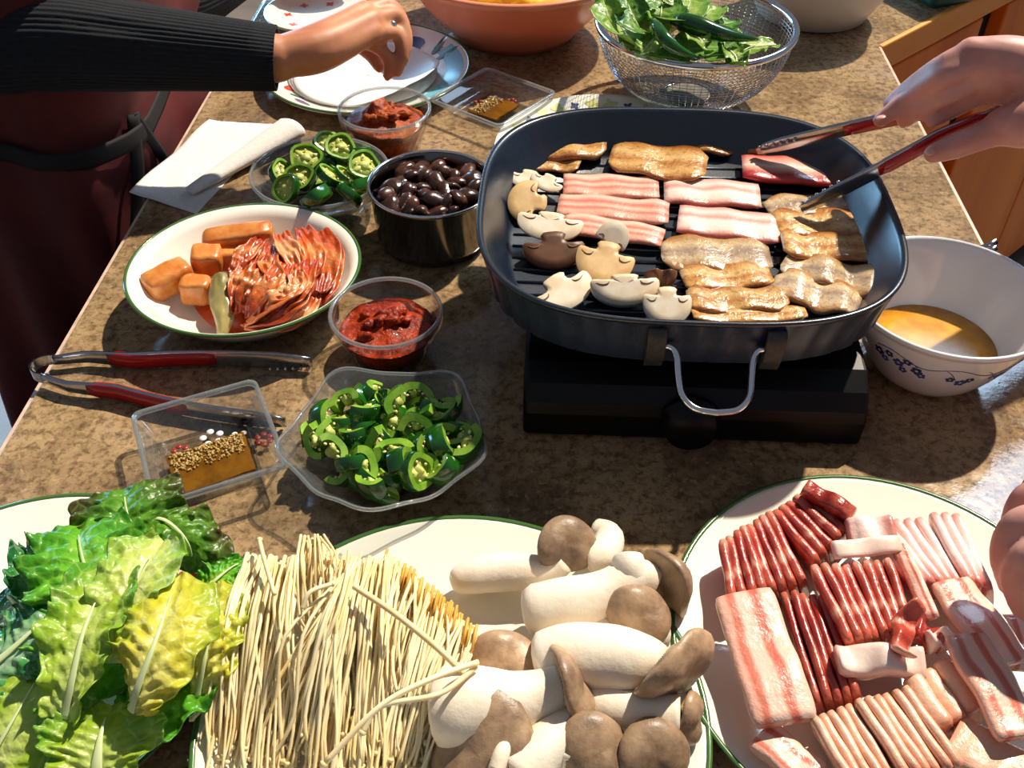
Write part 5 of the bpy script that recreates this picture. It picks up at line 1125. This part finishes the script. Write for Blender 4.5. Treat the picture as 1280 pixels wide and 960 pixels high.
def person(label, hip, chest, neck, head, arms, skin, fwd):
    t = thing('person', label, 'person', (hip[0], hip[1], -.92)); O = V((hip[0], hip[1], -.92)); fwd = V(fwd).normalized(); sdv = V((0, 0, 1)).cross(fwd)
    L = lambda q: V(q) - O
    ch = []
    for s in (-1, 0, 1):
        ch.append(([L(V(hip) + sdv * .08 * s), L(V(hip).lerp(V(chest), .5) + sdv * .075 * s), L(V(chest) + sdv * .10 * s), L(V(neck) + sdv * .06 * s - V((0, 0, .05)))], [.115, .10, .11, .06]))
    ch.append(([L(V(neck) - V((0, 0, .04))), L(V(head) - V((0, 0, .06)))], [.055, .05]))
    for s in (-1, 1):
        ft = V((hip[0], hip[1], -.92)) + sdv * .10 * s
        ch.append(([L(V(hip) + sdv * .09 * s), L(V((hip[0], hip[1], -.45)) + sdv * .10 * s + fwd * .02), L(ft + V((0, 0, .09))), ], [.095, .058, .038])); ch.append(([L(ft + V((0, 0, .035)) - fwd * .03), L(ft + V((0, 0, .03)) + fwd * .15)], [.035, .03]))
    ex = [(L(head), (.075, .075, .11)), (L(V(head) + fwd * .075 - V((0, 0, .02))), (.014, .014, .02)), (L(V(head) + fwd * .03 - V((0, 0, .07))), (.048, .048, .04))]
    for s in (-1, 1): ex.append((L(V(head) + sdv * .075 * s - V((0, 0, .01))), (.012, .012, .028)))
    for A in arms:
        ch.append(([L(A['sh']), L(V(A['sh']).lerp(V(A['el']), .5)), L(A['el'])], [.056, .048, .040]))
        ch.append(([L(A['el']), L(V(A['el']).lerp(V(A['wr']), .4)), L(A['wr'])], [.042, .040, A.get('wrr', .027)]))
        for p in A['palm']: ch.append(([L(q) for q in p[0]], p[1]))
        for f in A['fingers']: ch.append(([L(q) for q in f[0]], f[1]))
    b = body('body', t, ch, skin, .0034, 3, ex)
    hm = MB(); hm.ball(L(V(head) + V((0, 0, .025)) - fwd * .018), (.088, .088, .108), 24, 16); hm.ball(L(V(head) - fwd * .06 - V((0, 0, .05))), (.07, .06, .09), 16, 10)
    hm.build('hair', 'hair', t)
    fm = MB()
    for s in (-1, 1): fm.ball(L(V(head) + fwd * .070 + sdv * .028 * s + V((0, 0, .012))), (.010, .010, .007), 10, 6)
    fm.build('eyes', 'ceramic', t); fm = MB(); fm.ball(L(V(head) + fwd * .072 - V((0, 0, .06))), (.012, .022, .006), 12, 6); fm.build('mouth', 'nail', t)
    return t, L, sdv, fwd
def nails(t, L, tips):
    for q, d in tips:
        m = MB(); m.ball(L(q), (.0045, .0045, .0016), 10, 6, mat=align(d)); m.build('fingernail', 'nail', t)
def sleeve(t, L, pts, rs, mat, ribs=26, amp=.0012, name='sleeve', n=40):
    pth = smoothpath([L(q) for q in pts], n); rr = [q.x for q in smoothpath([(r, 0, 0) for r in rs], n)]; rows = []; last = V((0, 0, 1))
    for i, q in enumerate(pth):
        tn = (pth[min(n, i + 1)] - pth[max(0, i - 1)]).normalized(); x = (last - tn * last.dot(tn)).normalized(); last = x; y = tn.cross(x); row = []
        for k in range(ribs * 4):
            a = 2 * PI * k / (ribs * 4); r = rr[i] + amp * math.cos(ribs * a) + .0028 * noise.noise(V((i * .35, 3 * math.cos(a), 3 * math.sin(a)))) * (1 if i < n - 4 else .2)
            row.append(q + x * r * math.cos(a) + y * r * math.sin(a))
        rows.append(row)
    e = rows[-1]; c = pth[-1]; rows.append([c + (v - c) * .90 for v in e]); rows.append([c + (v - c) * .88 - (pth[-1] - pth[-2]).normalized() * .01 for v in e])
    return MB().rings(rows, cap0=False, cap1=False).build(name, mat, t)
# --- the person at the far side: navy sweater and maroon apron
wr = P(345, 73, .135)
palm = [([wr, P(405, 45, .146), P(456, 14, .148)], [.022, .018, .013]), ([wr, P(405, 55, .143), P(466, 24, .145)], [.024, .019, .013]), ([wr, P(408, 64, .136), P(466, 40, .136)], [.024, .019, .013]), ([wr, P(400, 72, .128), P(452, 50, .126)], [.022, .017, .012])]
fing = [([P(456, 14, .148), P(486, 6, .146), P(503, 26, .128), P(507, 50, .112)], [.0100, .0090, .0082, .0064]),
        ([P(466, 24, .145), P(496, 20, .136), P(508, 48, .114), P(505, 74, .096)], [.0102, .0092, .0084, .0064]),
        ([P(466, 40, .136), P(495, 43, .122), P(503, 66, .102), P(497, 91, .082)], [.0100, .0090, .0082, .0062]),
        ([P(452, 50, .126), P(476, 62, .110), P(486, 78, .094), P(484, 96, .078)], [.0090, .0082, .0075, .0058]),
        ([P(400, 50, .125), P(436, 50, .110), P(462, 66, .094), P(474, 84, .082)], [.0125, .0108, .0096, .0072])]
wl = P(352, -66, .075); palm2 = [([wl, wl + V((.05, .01 * k, -.01))], [.022, .016]) for k in (-1.4, 0, 1.4)]
fing2 = [([wl + V((.05, .016 * k, -.01)), wl + V((.085, .018 * k, -.02)), wl + V((.10, .018 * k, -.045))], [.010, .009, .0075]) for k in (-1.5, -.5, .5, 1.5)]
elA = (-.635, 1.0, .175); shA = (-.70, .985, .42)
pl, L, sdv, fwd = person('person in a navy ribbed sweater and maroon apron reaching over the flowered plate', (-.635, 1.22, .02), (-.64, 1.21, .32), (-.62, 1.21, .52), (-.58, 1.21, .66),
    [dict(sh=shA, el=elA, wr=wr, palm=palm, fingers=fing), dict(sh=(-.66, 1.42, .42), el=P(180, -6, .10), wr=wl, palm=palm2, fingers=fing2)], 'skin', (1, 0, 0))
cuff = P(346, 73, .137)
sleeve(pl, L, [(-.67, 1.02, .47), shA, (-.69, .97, .30), elA, V(elA).lerp(cuff, .35), cuff], [.075, .074, .064, .056, .050, .0345], 'navy_knit', 52, .0007)
sleeve(pl, L, [(-.66, 1.39, .47), (-.66, 1.42, .42), (-.62, 1.34, .28), P(180, -6, .10), wl.lerp(P(180, -6, .10), .2)], [.075, .074, .064, .055, .042], 'navy_knit', 52, .0007)
body('sweater', pl, [([L((-.635, 1.22 + .085 * s, -.06)), L((-.635, 1.22 + .09 * s, .16)), L((-.645, 1.21 + .115 * s, .32)), L((-.635, 1.21 + .10 * s, .45))], [.125, .115, .125, .075]) for s in (-1, 0, 1)], 'navy_knit', .008, 4)
body('trousers', pl, [([L((-.635, 1.22 + .09 * s, .02)), L((-.68, 1.15 + .10 * s, -.45)), L((-.635, 1.22 + .10 * s, -.86))], [.125, .085, .07]) for s in (-1, 1)], 'dark_trousers', .010, 4)
rows = []
AX, AY = -.642, 1.21
def apron_pt(aa, z, f, off=0):
    k = (abs(math.cos(aa)) ** 3 + abs(math.sin(aa)) ** 3) ** (-1 / 3)
    fold = (.004 + .013 * f) * math.sin(aa * 11 + 1.8 * math.sin(z * 6) + 1) * min(1, f * 2.2) + .007 * math.sin(aa * 5 - z * 15) + .006 * noise.noise(V((aa * 3, z * 9, 2)))
    pinch = -.014 * math.exp(-((z - .06) / .03) ** 2)
    return L((AX + (.158 + .012 * f + fold * .6 + pinch + off) * k * math.cos(aa), AY + (.24 + .03 * f + fold + pinch + off) * k * math.sin(aa), z))
for i in range(52):
    f = i / 51; z = .36 - 1.05 * f; wv = max(.35, min(1, .40 + (.36 - z) * 2.4))
    rows.append([apron_pt((-2.15 + 4.3 * k / 80) * wv, z, f) for k in range(81)])
ap = MB().grid(rows).build('apron', 'maroon_cloth', pl, fix=False); m = ap.modifiers.new('s', 'SOLIDIFY'); m.thickness = .003
def ribbon(pts, hw):
    pth = smoothpath(pts, 30); rows = []
    for i, q in enumerate(pth):
        tn = (pth[min(30, i + 1)] - pth[max(0, i - 1)]).normalized(); out = (q - L((AX, AY, 0))); out.z = 0; out.normalize(); wd = tn.cross(out).normalized() * hw
        rows.append([q + wd * a + out * (.0012 * b - .004) for a, b in ((-1, 0), (-.6, 1), (0, 1.3), (.6, 1), (1, 0), (.6, -1), (0, -1), (-.6, -1))])
    MB().rings(rows).build('fold_shadow_tie', 'fold_shadow_black', pl)  # black tie-shaped strips stand in for fold shadows across the apron
ribbon([apron_pt(a, .055 + .02 * math.sin(a * 2), .3, .012) for a in [-2.6 + .2 * k for k in range(14)]], .012)
ribbon([apron_pt(-.62, .06, .3, .012), apron_pt(-.75, -.03, .38, .016), apron_pt(-.95, -.13, .46, .016), apron_pt(-1.2, -.2, .5, .014)], .008)
ribbon([apron_pt(-.62, .06, .3, .012), apron_pt(-.5, -.04, .38, .016), apron_pt(-.42, -.14, .46, .016)], .007)
rq = P(484, 36, .128); ax = (P(490, 40, .124) - P(466, 38, .137)).normalized(); rm_ = align(ax)
rg = MB().grid([[rm_ @ V((math.cos(2 * PI * k / 28) * (.0104 + .0012 * math.cos(2 * PI * j / 8)), math.sin(2 * PI * k / 28) * (.0104 + .0012 * math.cos(2 * PI * j / 8)), .0019 * math.sin(2 * PI * j / 8))) + L(rq) for j in range(8)] for k in range(28)], 0, True, True)
up_ = (-CF - ax * (-CF).dot(ax)).normalized(); rg.ball(L(rq) + up_ * .0115, (.0045, .0045, .003), 12, 8, mat=align(up_)); rg.build('ring', 'chrome', pl)
# --- the person out of frame whose hands hold the tongs and rest over the pork
wr = P(1335, 112, 0.241)
K = [P(1214, 66, 0.262), P(1219, 78, 0.256), P(1228, 96, 0.244), P(1240, 112, 0.232)]
palm = [([wr, wr.lerp(K[i], .55) + V((0, 0, .006)), K[i]], [.026, .021, .0135]) for i in range(4)]
palm.append(([wr, P(1290, 150, 0.226), P(1255, 158, 0.216)], [.024, .022, .017]))
fing = [([K[0], P(1176, 84, 0.248), P(1138, 110, 0.216), P(1112, 130, 0.198)], [0.0110, 0.0100, 0.0089, 0.0069]),
        ([K[1], P(1178, 96, 0.244), P(1136, 124, 0.212), P(1100, 150, 0.192)], [0.0112, 0.0102, 0.0091, 0.0071]),
        ([K[2], P(1196, 112, 0.232), P(1160, 130, 0.216), P(1130, 152, 0.190)], [0.0104, 0.0097, 0.0086, 0.0067]),
        ([K[3], P(1216, 124, 0.222), P(1190, 138, 0.210), P(1165, 152, 0.202)], [0.0093, 0.0086, 0.0076, 0.0061]),
        ([P(1262, 156, 0.218), P(1222, 172, 0.204), P(1190, 184, 0.192), P(1166, 192, 0.184)], [0.0144, 0.0121, 0.0110, 0.0086])]
w2 = P(1420, 640, .135)
K2 = [P(1322, 622, .125), P(1318, 650, .128), P(1322, 682, .124), P(1332, 712, .116)]
palm2 = [([w2, w2.lerp(K2[i], .55) + V((0, 0, .004)), K2[i]], [.025, .020, .0135]) for i in range(4)]
fing2 = [([K2[0], P(1286, 622, .118), P(1268, 660, .098), P(1268, 700, .082)], [.0115, .0108, .0096, .0076]),
         ([K2[1], P(1276, 655, .120), P(1256, 690, .100), P(1262, 732, .080)], [.0120, .0112, .0100, .0078]),
         ([K2[2], P(1286, 695, .116), P(1268, 722, .098), P(1276, 760, .080)], [.0112, .0104, .0092, .0072]),
         ([K2[3], P(1304, 725, .108), P(1288, 748, .092), P(1296, 780, .078)], [.0100, .0092, .0084, .0066]),
         ([w2.lerp(K2[0], .4), P(1340, 600, .112), P(1310, 600, .098), P(1290, 612, .085)], [.0165, .0135, .0118, .0090])]
pr_, L, sdv, fwd = person('person beside the counter turning pork on the grill pan with red tongs', (.93, .72, .02), (.92, .72, .32), (.89, .72, .52), (.85, .72, .66),
    [dict(sh=(.90, .93, .42), el=(.72, .97, .17), wr=wr, palm=palm, fingers=fing), dict(sh=(.90, .51, .42), el=(.72, .47, .16), wr=w2, palm=palm2, fingers=fing2)], 'skin_pale', (-1, 0, 0))
nails(pr_, L, [(P(1101, 147, .198), view_dir(-.3, .8, .5)), (P(1163, 189, .191), view_dir(-.3, .5, .8)), (P(1261, 733, .086), view_dir(-.6, .1, .8))])
for sh, el, s in (((.90, .93, .42), (.72, .97, .17), 1), ((.90, .51, .42), (.72, .47, .16), -1)):
    sleeve(pr_, L, [V(sh) + V((0, -.03 * s, .05)), sh, V(sh).lerp(V(el), .6), V(el) + V((-.01, 0, 0))], [.075, .074, .068, .062], 'blue_shirt', 10, .001)
body('shirt', pr_, [([L((.93, .72 + .085 * s, -.06)), L((.925, .72 + .09 * s, .16)), L((.92, .72 + .115 * s, .32)), L((.90, .72 + .10 * s, .45))], [.125, .115, .125, .075]) for s in (-1, 0, 1)], 'blue_shirt', .008, 4)
body('trousers', pr_, [([L((.93, .72 + .09 * s, .02)), L((.91, .72 + .10 * s, -.45)), L((.93, .72 + .10 * s, -.86))], [.125, .085, .07]) for s in (-1, 1)], 'dark_trousers', .010, 4)
